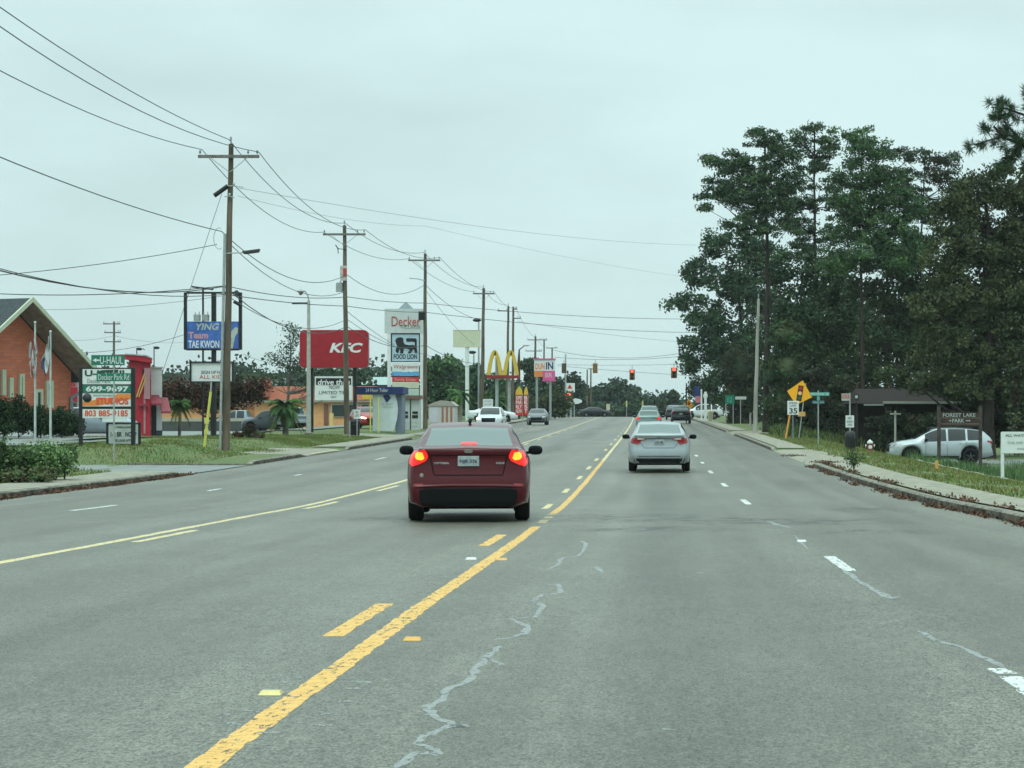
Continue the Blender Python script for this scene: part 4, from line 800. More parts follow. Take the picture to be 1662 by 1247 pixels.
# big silver sport utility in the park lot
hi = dict(suv, L=4.87, W=1.93, axles=(1.08,3.87), wheel=.39, arch=.47, my=3.22, mz=1.17, mirror=BLACK, hm=SILVER,
    roof=[(0,1.12),(.08,1.28),(.25,1.45),(.5,1.62),(1.0,1.69),(1.8,1.735),(2.5,1.72),(2.9,1.62),(3.35,1.40),(3.75,1.2),(4.3,1.12),(4.7,1.0),(4.87,.85)], belt=[(0,1.1),(.5,1.16),(1.5,1.14),(2.8,1.1),(3.6,1.06),(4.5,.95),(4.87,.75)], wr=[(0,.82),(.5,.75),(1.2,.72),(2.5,.72),(3.4,.8),(4.87,.66)],
    rw=(.1,.5), ws=(2.9,3.7), sw=[(.55,1.25),(1.30,2.15),(2.21,3.28)], seams=[(1.35,1.28,.55,1.1),(2.18,2.2,.4,1.08),(3.2,3.2,.4,1.0)], handles=[(1.45,.98),(2.32,.97)])
hi['patches'] = [('tail_light', [[(-2.44,1.0),(-2.44,1.12),(-2.16,1.16),(-2.12,1.08)]], 'left', LENS, .012), ('tail_light', [[(-2.44,1.0),(-2.44,1.12),(-2.16,1.16),(-2.12,1.08)]], 'right', LENS, .012), ('tail_light', [[(-.9,.98),(-.9,1.14),(-.6,1.12),(-.6,1.0)], [(.9,.98),(.9,1.14),(.6,1.12),(.6,1.0)]], 'rear', LENS, .012),
  ('headlight', [[(2.32,.86),(2.30,.96),(1.95,1.02),(2.05,.92)]], 'left', LENSW, .012), ('headlight', [[(2.32,.86),(2.30,.96),(1.95,1.02),(2.05,.92)]], 'right', LENSW, .012), ('grille', [[(-.5,.95),(.5,.95),(.55,.62),(-.55,.62)]], 'front', BLACK, .014), ('headlight', [[(-.9,.86),(-.88,.96),(-.58,.93),(-.6,.86)], [(.9,.86),(.88,.96),(.58,.93),(.6,.86)]], 'front', LENSW, .014),
  ('sill_trim', [[(-1.0,.33),(-1.0,.42),(1.05,.42),(1.05,.33)]], 'left', BLACK, .012), ('sill_trim', [[(-1.0,.33),(-1.0,.42),(1.05,.42),(1.05,.33)]], 'right', BLACK, .012)]
arch = [(-.5,0)]
def archring(yc, R0, R1):
    return None
t, bvh = car('sport_utility', 'large silver sport utility parked side on behind the brown park sign', 'car', hi, P(1524,0,99.5).x, 99.5, math.pi/2+.03, paint('pearl_paint', (.40,.45,.46), .35, .3), rim=DARKRIM)
for a in hi['axles']:
    for s, md in ((-1,'left'),(1,'right')):
        mb = MB(); y0 = a-hi['L']/2
        for k in range(16):
            t0, t1 = math.pi*k/16, math.pi*(k+1)/16; q = []
            for (tt, R) in ((t0,.475),(t1,.475),(t1,.535),(t0,.535)):
                h = bvh.ray_cast(Vector((s*9, y0+R*math.cos(tt), .39+R*math.sin(tt)+.005)), Vector((-s,0,0))); q.append(h[0]+Vector((s*.014,0,0)) if h[0] else None)
            if all(v is not None and abs(v.x) > .6 for v in q): mb.add(q, [(0,1,2,3) if s < 0 else (3,2,1,0)], 0, True)
        if mb.v: mb.build('wheel_arch', [SILVER], t)
    mb = MB(); mb.tube([(-.9,a-hi['L']/2,.5),(.9,a-hi['L']/2,.5)], .38, 0, 20); mb.build('wheel_well', [UNDERB], t)
for s in (-1,1): mb = MB(); mb.tube([(s*.62,-1.5,1.70),(s*.63,-1.3,1.76),(s*.63,.3,1.77),(s*.64,.5,1.70)], .018, 0, 6); mb.build('roof_rail', [DARKRIM], t)
# ---------------------------------------------------------------- utility poles and wires
WOOD = mat('pole_wood', (.125,.102,.075), .9, var=.35, scale=4, bump=.4, stretch=(1,1,.15)); WOODP = mat('pale_pole_wood', (.34,.33,.29), .85, var=.2, scale=4, stretch=(1,1,.15)); ARMW = mat('crossarm_wood', (.17,.165,.155), .85, var=.25, scale=5)
GALV = mat('galvanised_steel', (.38,.41,.40), .45, .5, var=.15); WIRE = mat('wire_rubber', (.05,.06,.06), .6, var=0); PORC = mat('grey_porcelain', (.28,.3,.3), .3, var=.1); DARKM = mat('dark_metal', (.014,.016,.018), .5, .2, var=.2); ALUM = mat('grey_transformer', (.33,.36,.35), .5, .2, var=.15)
DGREEN = mat('dark_green_metal', (.02,.06,.045), .5, var=.1)
INS = None
def pole(label, px, top, Z, r=.15, lean=0, arms=(), pin=True, m=WOOD, group='wooden utility poles along the left side', name='utility_pole'):
    L = Loc(px, Z); t = thing(name, label, 'utility pole', L.loc, group=group); H = L.z(top); mb = MB(); dx = lean/L.s
    n = 9; mb.tube([(dx*(i/n)-0+.012*math.sin(i*1.7), 0, -.3+(H+.3)*i/n) for i in range(n+1)], [r*(1.05-.42*i/n) for i in range(n+1)], 0, 12); mb.build('pole', [m], t)
    for (row, x0, x1, br) in arms:
        z = L.z(row); a, b = L.x(x0), L.x(x1); cx = dx*z/H; yy = -r*.75-.05; mb = MB(); mb.box(a, b, yy-.05, yy+.05, z-.06, z+.06); o = mb.build('crossarm', [ARMW], t, bevel=.008)
        if br:
            mb = MB()
            for s, e in ((-1, a), (1, b)): mb.tube([(cx+s*.02, yy-.06, z-.62*br), (cx+(e-cx)*.62, yy-.06, z-.04)], .016, 0, 5)
            mb.build('brace', [GALV], o)
        for xx in (a+.08, b-.08, cx+(b-cx)*.62):
            mb = MB(); mb.lathe([(0,.2),(.03,.19),(.045,.15),(.03,.13),(.055,.1),(.035,.07),(.012,.06),(.012,0)], 8, 0, Matrix.Translation((xx, yy, z+.06))); mb.build('insulator', [PORC], o)
    if pin:
        mb = MB(); mb.lathe([(0,.3),(.03,.29),(.05,.24),(.03,.2),(.05,.16),(.02,.1),(.02,-.3)], 8, 0, Matrix.Translation((dx, -.02, H))); mb.build('insulator', [PORC], t)
    return t, L, H
t1, L1, H1 = pole('tallest nearest wooden utility pole beside the blue sign, with a street light arm', 366, 234, 83, .155, 9, [(255,323,422,1)])
# its fittings: conduit, light arm, cutouts, loop of cable
mb = MB(); mb.tube([(-.19,-.12,-.1),(-.13,-.12,3.0),(.0,-.13,L1.z(380))], .055, 0, 8); mb.build('conduit', [GALV], t1)
mb = MB(); mb.tube([(.05,-.1,L1.z(412)),(.45,-.12,L1.z(411)),(.75,-.14,L1.z(411))], .025, 0, 6); la = mb.build('light_arm', [GALV], t1)
mb = MB(); mb.box(-.36,.36,-.14,.14,-.07,.06); MM = Matrix.Translation((1.05,-.14,L1.z(409))) @ Matrix.Rotation(-.13, 4, 'Y'); mb.v = [tuple(MM @ Vector((v[0]*(1 if v[2] > 0 else .8), v[1], v[2]))) for v in mb.v]; mb.build('lamp_head', [mat('lamp_housing', (.04,.045,.045), .5, var=.1)], t1, bevel=.03)
mb = MB(); MM = Matrix.Translation((-.13,-.22,L1.z(311))) @ Matrix.Rotation(.95, 4, 'Y'); mb.tube([MM @ Vector((0,0,-.33)), MM @ Vector((0,0,.33))], .09, 0, 10); mb.build('cable_closure', [DARKM], t1)
for zr_, xx, ln in ((303,.1,.75),(320,.1,.4)): mb = MB(); z = L1.z(zr_); mb.tube([(0,-.15,z),(ln*.5,-.2,z),(ln,-.22,z-.05)], .02, 0, 5); mb.lathe([(0,.14),(.04,.13),(.05,.05),(.03,0)], 8, 0, Matrix.Translation((ln*.5,-.2,z))); mb.build('bracket', [GALV], t1)
mb = MB(); z = L1.z(388); mb.tube([(-.2+.22*math.cos(a), -.22, z+.42*math.sin(a)) for a in np.linspace(1.2, 5.2, 16)], .014, 0, 5); mb.build('cable_loop', [GALV], t1)
t2, L2, H2 = pole('second wooden utility pole passing in front of the red restaurant sign, with a small transformer', 563, 366, 120, .16, -4, [(381,525,594,1)])
mb = MB(); mb.tube([(-.42,-.05,L2.z(474)),(-.42,-.05,L2.z(460))], .2, 0, 14); mb.lathe([(0,.1),(.14,.06),(.2,0)], 14, 0, Matrix.Translation((-.42,-.05,L2.z(460)))); mb.tube([(-.35,-.05,L2.z(459)),(-.33,-.05,L2.z(452))], .03, 0, 6); mb.tube([(-.42,0,L2.z(470)),(.0,0,L2.z(472))], .04, 0, 6); mb.build('transformer', [ALUM], t2)
mb = MB(); L2.board(mb, 553, 564, 432, 456, -.26, -.18); bd = mb.build('pole_sign', [mat('faded_white_board', (.5,.47,.43), .6, var=.2)], t2); mb = MB(); L2.board(mb, 558, 564, 436, 450, -.275, -.262); mb.build('red_mark', [mat('faded_red', (.42,.07,.05), .6, var=.2)], bd)
mb = MB(); mb.tube([(-.62,-.2,L2.z(398)),(-.45,-.2,L2.z(406))], .03, 0, 6); mb.tube([(-.5,-.2,L2.z(402)),(-.46,-.2,L2.z(412))], .025, 0, 6); mb.tube([(-.5,-.2,L2.z(404)),(0,-.12,L2.z(406))], .02, 0, 5); mb.build('cutout_fuse', [DARKM], t2)
t3, L3, H3 = pole('third wooden utility pole touching the right side of the shopping sign', 690, 412, 150, .16, 0, [(423,663,715,1)])
mb = MB(); mb.tube([(0,-.12,L3.z(456)),(-.5,-.15,L3.z(453)),(-1.1,-.18,L3.z(452))], .04, 0, 6); mb.build('light_arm', [GALV], t3)
mb = MB(); L3.board(mb, 680, 690, 506, 520, -.35, -.15); mb.build('equipment_box', [DARKM], t3, bevel=.02)
pole('fourth wooden utility pole left of the golden arches, under a crossarm', 782, 468, 188, .19, 3, [(477,768,803,1)])
t5, L5, H5 = pole('left one of the close pair of poles in front of the golden arches', 823, 497, 222, .17, 2, [(505,808,824,0)])
pole('right one of the close pair of poles, with short side brackets', 832, 498, 228, .17, 1, [(502,833,840,0),(517,833,846,0)], pin=False)
pole('utility pole with double crossarm and transformers left of the pink sign', 868, 546, 285, .2, 1, [(552,856,881,0),(570,853,880,0)])
pole('thin utility pole crossing the left half of the pink sign', 883, 552, 305, .16, 0, [(552,876,888,0)])
pole('thin utility pole at the right edge of the pink sign', 896, 565, 330, .17, 0, [(565,887,905,0)], pin=False)
pole('left one of the far thin pole pair right of the unlit signals', 953, 600, 372, .18, 0, [], pin=False); pole('right one of the far thin pole pair right of the unlit signals', 959, 598, 365, .18, 0, [(599,955,966,0)], pin=False)
pole('far left utility pole with three short crossarms above the roadside signs', 185, 522, 215, .16, 0, [(526,168,196,0),(540,170,197,0),(555,170,197,0)], pin=False)
tp, LP_, HP = pole('pale bare utility pole before the trees on the right', 1225, 485, 137, .14, 6, [], m=WOODP, group=None)
pole('short grey post pole in the undergrowth left of the pale pole', 1218, 670, 172, .11, 0, [], pin=False, m=WOODP, group=None)

def wire(label, pts, sag, r=.018, group='overhead wires along the left side', cat='wire'):
    """pts: (px,py,Z) supports; sag per span in metres"""
    Q = [P(*p) for p in pts]; o = Q[0].copy(); mb = MB(); out = []
    for i in range(len(Q)-1):
        sg = sag[i] if isinstance(sag, (list, tuple)) else sag
        for k in range(14): s = k/14; p = Q[i].lerp(Q[i+1], s); p.z -= 4*sg*s*(1-s); out.append(p-o)
    out.append(Q[-1]-o); mb.tube(out, r, 0, 5, caps=False)
    ob = mb.build('overhead_wire', [WIRE], label=label, cat=cat, group=group); ob.location = o; return ob
def up(x0, y0, Zr, x1, y1, Z1, Z0=44):
    return None
wire('highest wire from the top left corner through the pole tops', [(-290,-205,45),(372,227,83),(560,362,120),(688,410,150),(782,466,188),(824,495,222)], [.55,.95,.6,.6,.5], .016)
wire('wire from the left edge to the right crossarm end of the nearest pole and beyond', [(-230,-130,46),(420,247,83),(593,373,120),(714,418,150),(802,474,188),(838,500,228)], [.9,.9,.6,.6,.5], .016)
wire('wire from the left edge to the left crossarm end of the nearest pole and on', [(-300,-62,46),(328,243,83),(526,377,120),(664,420,150),(770,474,188)], [.6,.95,.6,.5], .016)
wire('single wire sagging to the middle of the nearest pole', [(-300,122,46),(360,376,83),(563,446,120),(690,462,150),(784,520,188)], [.35,1.1,.9,.5], .018)
wire('thick cable sagging from the left edge to the pole by the blue sign', [(-300,340,46),(364,465,83),(563,530,120),(690,560,150),(784,590,188)], [.85,1.0,.6,.4], .021)
wire('second telephone cable a little below the thick one, splitting near the blue sign', [(-300,338,46),(366,478,83),(563,518,120),(690,575,150),(784,596,188)], [.7,.9,.4,.3], .015)
wire('thin wire rising from the left edge to the loop on the nearest pole', [(-120,455,74),(352,397,83)], .2, .014)
wire('long straight cable crossing from the left edge over the road to the right trees', [(-60,474,90),(366,464,90),(563,482,118),(690,492,150),(1120,518,185)], [.25,.25,.1,.3], .02)
wire('second long cable just below the straight one crossing to the right trees', [(366,478,90),(563,497,118),(690,507,150),(1125,540,185)], [.1,.1,.3], .02)
wire('faint thin wire crossing the sky to the right, upper one', [(385,305,83),(1130,398,170)], .5, .008)
wire('faint thin wire crossing the sky to the right, lower one', [(385,318,83),(690,367,130),(1130,452,200)], .3, .007)
wire('thin guy like wire falling from the nearest pole to behind the brick building signs', [(360,315,83),(262,610,90)], 0, .01)
wire('wire behind the brick building running to the far left pole', [(85,550,190),(185,545,215),(300,556,240)], .3, .014)
wire('wire rising behind the roadside signs toward the blue sign', [(100,573,112),(300,543,118)], .3, .014)
wire('thin wire through the lower part of the blue sign level', [(395,575,150),(470,592,160),(640,600,190)], .2, .014)
wire('thin wire from the left edge above the brick roof', [(60,503,120),(365,480,110)], .2, .012)
wire('wire from the nearest pole to the light pole area', [(372,395,83),(563,472,120)], 1.0, .016)
wire('wire from second pole top slanting down to the shopping sign', [(563,505,120),(640,560,140)], .1, .016)
wire('thin wire crossing right of the third pole', [(690,470,150),(770,560,200)], .3, .014)
wire('upper far wire reaching the right hand trees over the signals', [(896,568,330),(1160,562,300)], 1.5, .03)
wire('far wire sagging above the unlit signals', [(900,580,330),(1150,574,290)], .6, .03)
wire('span wire carrying the unlit signals', [(905,592,300),(1160,590,262)], .15, .022); wire('span wire carrying the red signals', [(905,594,300),(1160,612,262)], .1, .022)
wire('far wire just right of the pink sign running to the trees', [(840,522,228),(1170,560,250)], .3, .014)
wire('short wire between the close pole pair and the double arm pole', [(838,502,228),(869,548,285),(896,566,330)], .5, .016)

# ---------------------------------------------------------------- traffic signals
SIGY = mat('signal_housing', (.20,.11,.025), .5, var=.15); SIGD = mat('signal_housing_dark', (.07,.045,.025), .5, var=.1); REDON = mat('signal_red', (1,.05,.03), .3, var=0, emit=3, ec=(1,.09,.06)); DLENS = mat('signal_off_lens', (.03,.02,.015), .3, var=0)
def signal(label, px, py0, py1, Z, lit, ang=0, hm=SIGY):
    s = FPX/Z; h = (py1-py0)/s; X = (px-CX)/s; top = CAMZ+(CY-py0)/s; t = thing('traffic_signal', label, 'traffic signal', (X, Z, top-h), ang, 'hanging traffic signals'); w_ = .29; mb = MB(); mb.box(-w_, w_, -.12, .14, 0, h); mb.tube([(0,0,h),(0,0,h+.45)], .03, 0, 6); mb.build('housing', [hm], t, bevel=.02)
    for k in range(3):
        z = h*(5-2*k)/6; mb = MB(); M = Matrix.Translation((0,-.13,z)) @ Matrix.Rotation(math.pi/2, 4, 'X'); mb.lathe([(0,.02),(.16,.0)], 14, 0, M); mb.build('lens', [REDON if (lit and k == 0) else DLENS], t)
        mb = MB(); a = [(.18*math.cos(b), .17*math.sin(b)) for b in np.linspace(-.3, math.pi+.3, 10)]
        vs = [(x, -.12, z+y) for x, y in a]+[(x, -.34, z+y) for x, y in a]; mb.add(vs, [(i, i+1, i+11, i+10) for i in range(9)], 0, True); mb.build('visor', [hm], t)
signal('unlit left hand hanging signal by the pink sign, seen from behind', 915.5, 590, 606, 262, 0, math.pi, SIGD); signal('unlit hanging signal right of the far pole pair, seen from behind', 966, 590, 606, 258, 0, math.pi)
signal('larger hanging signal with lit red lamp over the middle of the road', 1026, 600, 617, 225, 1); signal('hanging signal with lit red lamp beside the right hand trees', 1094, 597, 614, 200, 1)
L = Loc(918, 290); t = thing('signal_pole', 'thin signal pole under the left unlit signal', 'pole', L.loc); mb = MB(); mb.tube([(0,0,-.2),(0,0,L.z(575))], [.13,.09], 0, 8); mb.build('pole', [GALV], t)
L = Loc(922, 285); t = thing('roadside_sign', 'glowing round red signal lamp low beside the white sign with a red triangle', 'signal lamp', (L.X, 285, P(0,650,285).z)); mb = MB(); mb.ell((0,-.25,.6), (.42,.16,.4), 0, 16, 10); mb.build('lamp', [REDON], t)
mb = MB(); mb.box(-.45,.45,.1,.3,.1,1.05); mb.tube([(0,.2,.1),(0,.2,-2.5)], .06, 0, 6); mb.build('housing', [SIGD], t)

# ---------------------------------------------------------------- signs
def sm(n, c, r=.5, v=.05): return mat(n, c, r, var=v, scale=3)
WB = sm('white_board', (.70,.74,.72)); BLU = sm('blue_board', (.05,.14,.45), v=.2); BLKP = sm('black_paint_sign', (.012,.012,.014)); GRNS = sm('green_sign', (.01,.17,.105)); ORG = sm('orange_print', (.75,.24,.05)); REDT = sm('red_orange_print', (.68,.09,.03)); GRYB = sm('weathered_white_board', (.42,.47,.44), v=.15)
REDK = sm('red_sign_face', (.35,.012,.022), .3, .06); LBL = sm('light_blue_board', (.42,.58,.66)); NAVY = sm('navy_blue', (.015,.03,.14)); YELS = sm('yellow_plastic', (.62,.43,.05)); PINK = sm('pink_print', (.68,.1,.3)); CREAM = sm('cream_board', (.58,.60,.44)); BRN = sm('brown_sign_wood', (.06,.04,.032), .8, .3); DKTX = sm('dark_text', (.03,.03,.035)); REDTX = sm('brick_red_text', (.42,.07,.05)); SKYB = sm('sky_blue', (.10,.38,.68)); REDS = sm('red_plastic', (.6,.03,.03)); TANP = sm('tan_paint', (.52,.47,.33)); GRYT = sm('grey_text', (.25,.28,.28)); SAFE = sm('safety_yellow', (.62,.58,.12)); DIAM = sm('warning_amber', (.95,.43,.01), .4, .03); ORP = sm('orange_post_wrap', (.75,.32,.05))
# rental sign on two black posts
L = Loc(172, 76); t = thing('rental_sign', 'double posted black framed sign with green, orange and white phone number panels on the grass', 'sign', L.loc)
for x0, x1, tp_ in ((128.5,134,596),(213,219.5,597)): mb = MB(); mb.box(L.x(x0), L.x(x1), -.06, .06, -.3, L.z(tp_)); mb.build('post', [BLKP], t, bevel=.01)
for y0, y1 in ((597,599),(660,664),(624,625.5),(637.5,638.5)): mb = MB(); L.board(mb, 134, 213, y0, y1, -.04, .04); mb.build('frame_bar', [BLKP], t)
def panel(nm, x0, x1, y0, y1, m, items, par=None, LL=None, pt=None):
    LL = LL or L; mb = MB(); LL.board(mb, x0, x1, y0, y1, -.03, .03); b = mb.build(nm, [m], pt or t)
    for it in items:
        st, a0, a1, b0, b1, mm = it[:6]; mb = MB(); LL.text(mb, st, a0, a1, b0, b1, -.045, 0, it[6] if len(it) > 6 else .02, it[7] if len(it) > 7 else 0); mb.build('lettering', [mm], b)
    return b
panel('top_panel', 134.2, 212.8, 599.2, 623.8, WB, [('U-HAUL',138,208,601,611,DGREEN,.03),('Decker Park',142,180,615,622,GRYT,.0)])
panel('green_panel', 134.2, 212.8, 625.7, 637.3, GRNS, [('699-9697',140,209,627,636,WB,.03)])
b = panel('orange_panel', 134.2, 212.8, 638.7, 659.8, WB, [('STUDIOS',156,209,645.5,657,REDT,.04),('SPACE FOR RENT',152,186,641,643.5,DKTX,.0)])
mb = MB(); mb.prism([(L.x(134.5),L.z(659)),(L.x(134.5),L.z(652)),(L.x(150),L.z(650)),(L.x(184),L.z(645)),(L.x(190),L.z(639.5)),(L.x(212.5),L.z(639.5)),(L.x(212.5),L.z(648)),(L.x(158),L.z(659))], -.036, -.031); mb.build('orange_flash', [ORG], b)
mb = MB(); M = Matrix.Translation((L.x(142),-.04,L.z(646))) @ Matrix.Rotation(math.pi/2, 4, 'X'); mb.lathe([(.16,-.01),(.16,.012),(0,.014)], 18, 0, M); mb.build('disc_emblem', [DKTX], b)
panel('phone_panel', 134.2, 212.8, 664.2, 678.6, WB, [('803 885-9185',138,208,666,676,REDT,.02)])
mb = MB(); L.board(mb, 166, 205, 679, 685, -.02, .02); mb.build('bottom_strip', [WB], t)
# street name signs on a thin post in front
L = Loc(185, 70.5); t = thing('street_sign', 'green rental arrow blade above a green street name blade on one thin grey post', 'street sign', L.loc); mb = MB(); mb.tube([(0,0,-.2),(0,0,L.z(576))], .028, 0, 8); mb.build('post', [GALV], t)
panel('upper_blade', 148.5, 202, 576.5, 593, GRNS, [('U-HAUL',163,200,579,591,WB,.0)]); mb = MB(); yy = -.045; a, z = L.x(151), L.z(585); mb.prism([(a,z),(a+.12,z+.07),(a+.12,z+.025),(a+.24,z+.025),(a+.24,z-.025),(a+.12,z-.025),(a+.12,z-.07)], yy, yy+.006); mb.build('arrow', [WB], t)
panel('lower_blade', 157, 212, 606, 619, GRNS, [('Decker Park Rd',160,210,608,617,WB,-.005)])
mb = MB(); mb.prism([(L.x(155),L.z(605)),(L.x(165),L.z(601)),(L.x(192),L.z(600)),(L.x(192),L.z(605.5))], -.02, .0); mb.build('bracket', [DGREEN], t)
# small black framed sign
L = Loc(201, 79); t = thing('small_yard_sign', 'low white lettered sign in a black frame behind the double posted sign', 'sign', L.loc)
for x in (174.5, 226.5): mb = MB(); mb.box(L.x(x)-.045, L.x(x)+.045, -.04, .04, -.2, L.z(686)); mb.build('post', [BLKP], t)
for y0, y1 in ((686,688.5),(720.5,722.5)): mb = MB(); L.board(mb, 174, 227, y0, y1, -.05, .05); mb.build('frame_bar', [BLKP], t)
panel('board', 176.5, 224.5, 688.8, 720.3, GRYB, [('COMMERCIAL LEASING',188,214,692,695,DKTX,.0),('1-2 BR   NOW',180,222,701,709,DKTX,.02),('FOR LEASE APTS',184,214,713,717,DKTX,.0)])
# flagpoles and flags
for px, tp_, lb, fl_ in ((57,525,'white flagpole with a tattered striped flag left before the brick gable',[(57,556,-8,604,'t')]),(82,540,'white flagpole with a limp white and dark flag right before the brick gable',[(82,545,-6,595,'w')])):
    L = Loc(px, 86 if px == 57 else 85); t = thing('flagpole', lb, 'flagpole', L.loc, group='flagpoles at the brick building'); H = L.z(tp_); mb = MB(); mb.tube([(0,0,-.2),(0,0,H)], [.05,.035], 0, 10); mb.ell((0,0,H+.03), (.06,.06,.06), 0, 8, 6); mb.build('pole', [GRYB], t)
    z1, z0 = (L.z(550), L.z(612)) if px == 57 else (L.z(545), L.z(590)); vs = []; n, m_ = 10, 6; mi = []
    for i in range(n+1):
        for j in range(m_+1):
            q = i/n; wd = (.42 if px == 57 else .32)*(.4+.6*math.sin(q*3)); vs.append((-.03+(-.5*wd+wd*j/m_ if px == 57 else -wd*j/m_), -.07-.09*math.sin(j*1.9+i*.7), z1+(z0-z1)*q-(.1*j if px != 57 else 0)+.05*math.sin(j*2+i)))
    mb = MB()
    for i in range(n):
        for j in range(m_):
            if px == 57 and (i*7+j*3) % 5 == 0: continue
            mb.add([vs[i*(m_+1)+j], vs[i*(m_+1)+j+1], vs[(i+1)*(m_+1)+j+1], vs[(i+1)*(m_+1)+j]], [(0,1,2,3)], (j % 2 if px == 57 else int(j > 3 and i > 3)), True)
    mb.build('flag', [sm('flag_white', (.5,.53,.53)), sm('flag_stripe', (.32,.12,.12)) if px == 57 else sm('flag_navy', (.05,.06,.13))], t)
# martial arts sign
L = Loc(345, 108); t = thing('pole_sign', 'blue martial arts school sign in a dark open frame with a white letter board below', 'sign', L.loc)
for x, wd, tp_ in ((346.5,.22,476),(328.5,.08,466)): mb = MB(); mb.box(L.x(x)-wd/2, L.x(x)+wd/2, -.02 if wd > .1 else .1, .2, -.3, L.z(tp_)); mb.build('post', [DARKM], t)
mb = MB(); L.board(mb, 299, 303, 475, 568, -.12, .12); L.board(mb, 388, 392.5, 475, 568, -.12, .12); L.board(mb, 303, 388, 474, 477, -.1, .1); L.board(mb, 303, 388, 566, 569, -.12, .12); mb.build('frame', [DARKM], t)
mb = MB(); mb.tube([(L.x(311),0,L.z(465.5)),(L.x(346),0,L.z(470))], .05, 0, 6); mb.tube([(L.x(385),-.2,L.z(482)),(L.x(386),-.2,L.z(478)),(L.x(384),-.1,L.z(474))], .12, 0, 8); mb.tube([(L.x(381),-.2,L.z(490)),(L.x(392),-.2,L.z(496))], .09, 0, 8); mb.build('floodlight', [DARKM], t)
b = panel('blue_board', 303.2, 387.8, 522, 565.8, BLU, [('YING',318,356,525,536,GRYB,.03,.2),('Team',306,338,539,550,sm('faded_pink', (.62,.3,.3)),.03),('TAE KWON DO',306,374,553,565,WB,.02)])
mb = MB(); X, Zz = L.x, L.z; mb.prism([(X(374),Zz(564)),(X(376),Zz(550)),(X(374),Zz(540)),(X(379),Zz(534)),(X(383),Zz(531)),(X(387),Zz(533)),(X(386),Zz(541)),(X(382),Zz(546)),(X(380),Zz(556)),(X(377),Zz(571))], -.05, -.035); mb.build('kicking_figure', [GRYB], b)
b = panel('letter_board', 311, 377, 589.5, 619, WB, [('SIGN UP NOW',327,370,602,607,DKTX,.0),('ALL KIDS',324,366,609,615,REDTX,.0)])
mb = MB(); L.board(mb, 308.5, 311, 587, 621, -.12, .12); L.board(mb, 377, 380, 587, 621, -.12, .12); L.board(mb, 311, 377, 587, 589.3, -.12, .12); L.board(mb, 311, 377, 619.2, 621.5, -.12, .12); mb.build('letter_board_frame', [DARKM], t)
for x in (320, 334): mb = MB(); mb.tube([(L.x(x),0,L.z(521)),(L.x(x),0,L.z(511))], .18, 0, 10); mb.tube([(L.x(x)-.1,0,L.z(511)),(L.x(x)-.1,0,L.z(507))], .025, 0, 5); mb.tube([(L.x(x)+.1,0,L.z(511)),(L.x(x)+.1,0,L.z(506))], .025, 0, 5); mb.build('transformer_can', [ALUM], t)
# leaning yellow guy guard
L = Loc(331, 80); t = thing('guy_wire_guard', 'leaning pale yellow guy wire guard in the grass left of the nearest utility pole', 'guy guard', L.loc); mb = MB(); mb.tube([(0,0,-.1),(L.x(342),0,L.z(636))], .05, 0, 8); mb.build('guard', [SAFE], t); mb = MB(); mb.tube([(L.x(342),0,L.z(636)),(L.x(343),0,L.z(620))], .03, 0, 6); mb.build('guy_wire', [GALV], t)
mb = MB(); L.board(mb, 332, 339, 697, 704, -.07, -.055); L.board(mb, 332.5, 339.5, 678, 688, -.07, -.055); mb.build('tag', [SAFE], t)
# light pole
L = Loc(501, 116); t = thing('light_pole', 'tall pale concrete light pole with a bent arm in front of the red restaurant sign', 'light pole', L.loc); mb = MB(); mb.tube([(0,0,-.2),(0,0,L.z(488))], [.14,.085], 0, 12); mb.build('pole', [mat('pale_concrete_pole', (.40,.42,.38), .8, var=.12)], t)
mb = MB(); mb.tube([(0,0,L.z(488)),(-.04,0,L.z(480)),(-.2,0,L.z(473)),(-.42,0,L.z(471))], .04, 0, 8); mb.build('light_arm', [GALV], t)
mb = MB(); mb.ell((-.44,0,L.z(473)), (.22,.2,.09), 0, 14, 8); mb.ell((-.44,0,L.z(474.5)), (.13,.13,.17), 1, 12, 8); mb.build('lamp_head', [GALV, mat('lamp_glass', (.25,.22,.2), .2, var=0)], t); mb = MB(); mb.box(L.x(474), L.x(500), -.06, .06, L.z(494), L.z(491)); mb.build('side_arm', [DARKM], t)
mb = MB(); mb.tube([(0,0,-.1),(0,0,L.z(703))], [.24,.2], 0, 10); mb.build('base', [mat('weathered_base', (.12,.10,.085), .9, var=.3)], t)
# red restaurant sign
L = Loc(543, 128); t = thing('restaurant_sign', 'big red restaurant sign with white letters on two dark posts, drive thru board below', 'sign', L.loc)
for x in (505.5, 576): mb = MB(); mb.box(L.x(x)-.1, L.x(x)+.1, .0, .2, -.4, L.z(597)); mb.build('post', [NAVY if False else DARKM], t)
def rrect(x0, x1, z0, z1, r, n=5):
    o = []
    for cx_, cz_, a0 in ((x1-r,z0+r,-90),(x1-r,z1-r,0),(x0+r,z1-r,90),(x0+r,z0+r,180)):
        for k in range(n+1): a = math.radians(a0+90*k/n); o.append((cx_+r*math.cos(a), cz_+r*math.sin(a)))
    return o
mb = MB(); mb.prism(rrect(L.x(487.5), L.x(598.5), L.z(597.5), L.z(536), .3), -.28, .28); b = mb.build('sign_cabinet', [REDK], t, bevel=.02)
mb = MB(); mb.prism(rrect(L.x(489.5), L.x(596.5), L.z(595.5), L.z(538), .26), -.295, -.283); mb.build('sign_face', [sm('bright_red_face', (.33,.012,.02), .25, .1)], b)
mb = MB(); L.text(mb, 'KFC', 536, 590, 557, 573, -.315, 0, .035, .25); mb.build('lettering', [WB], b)
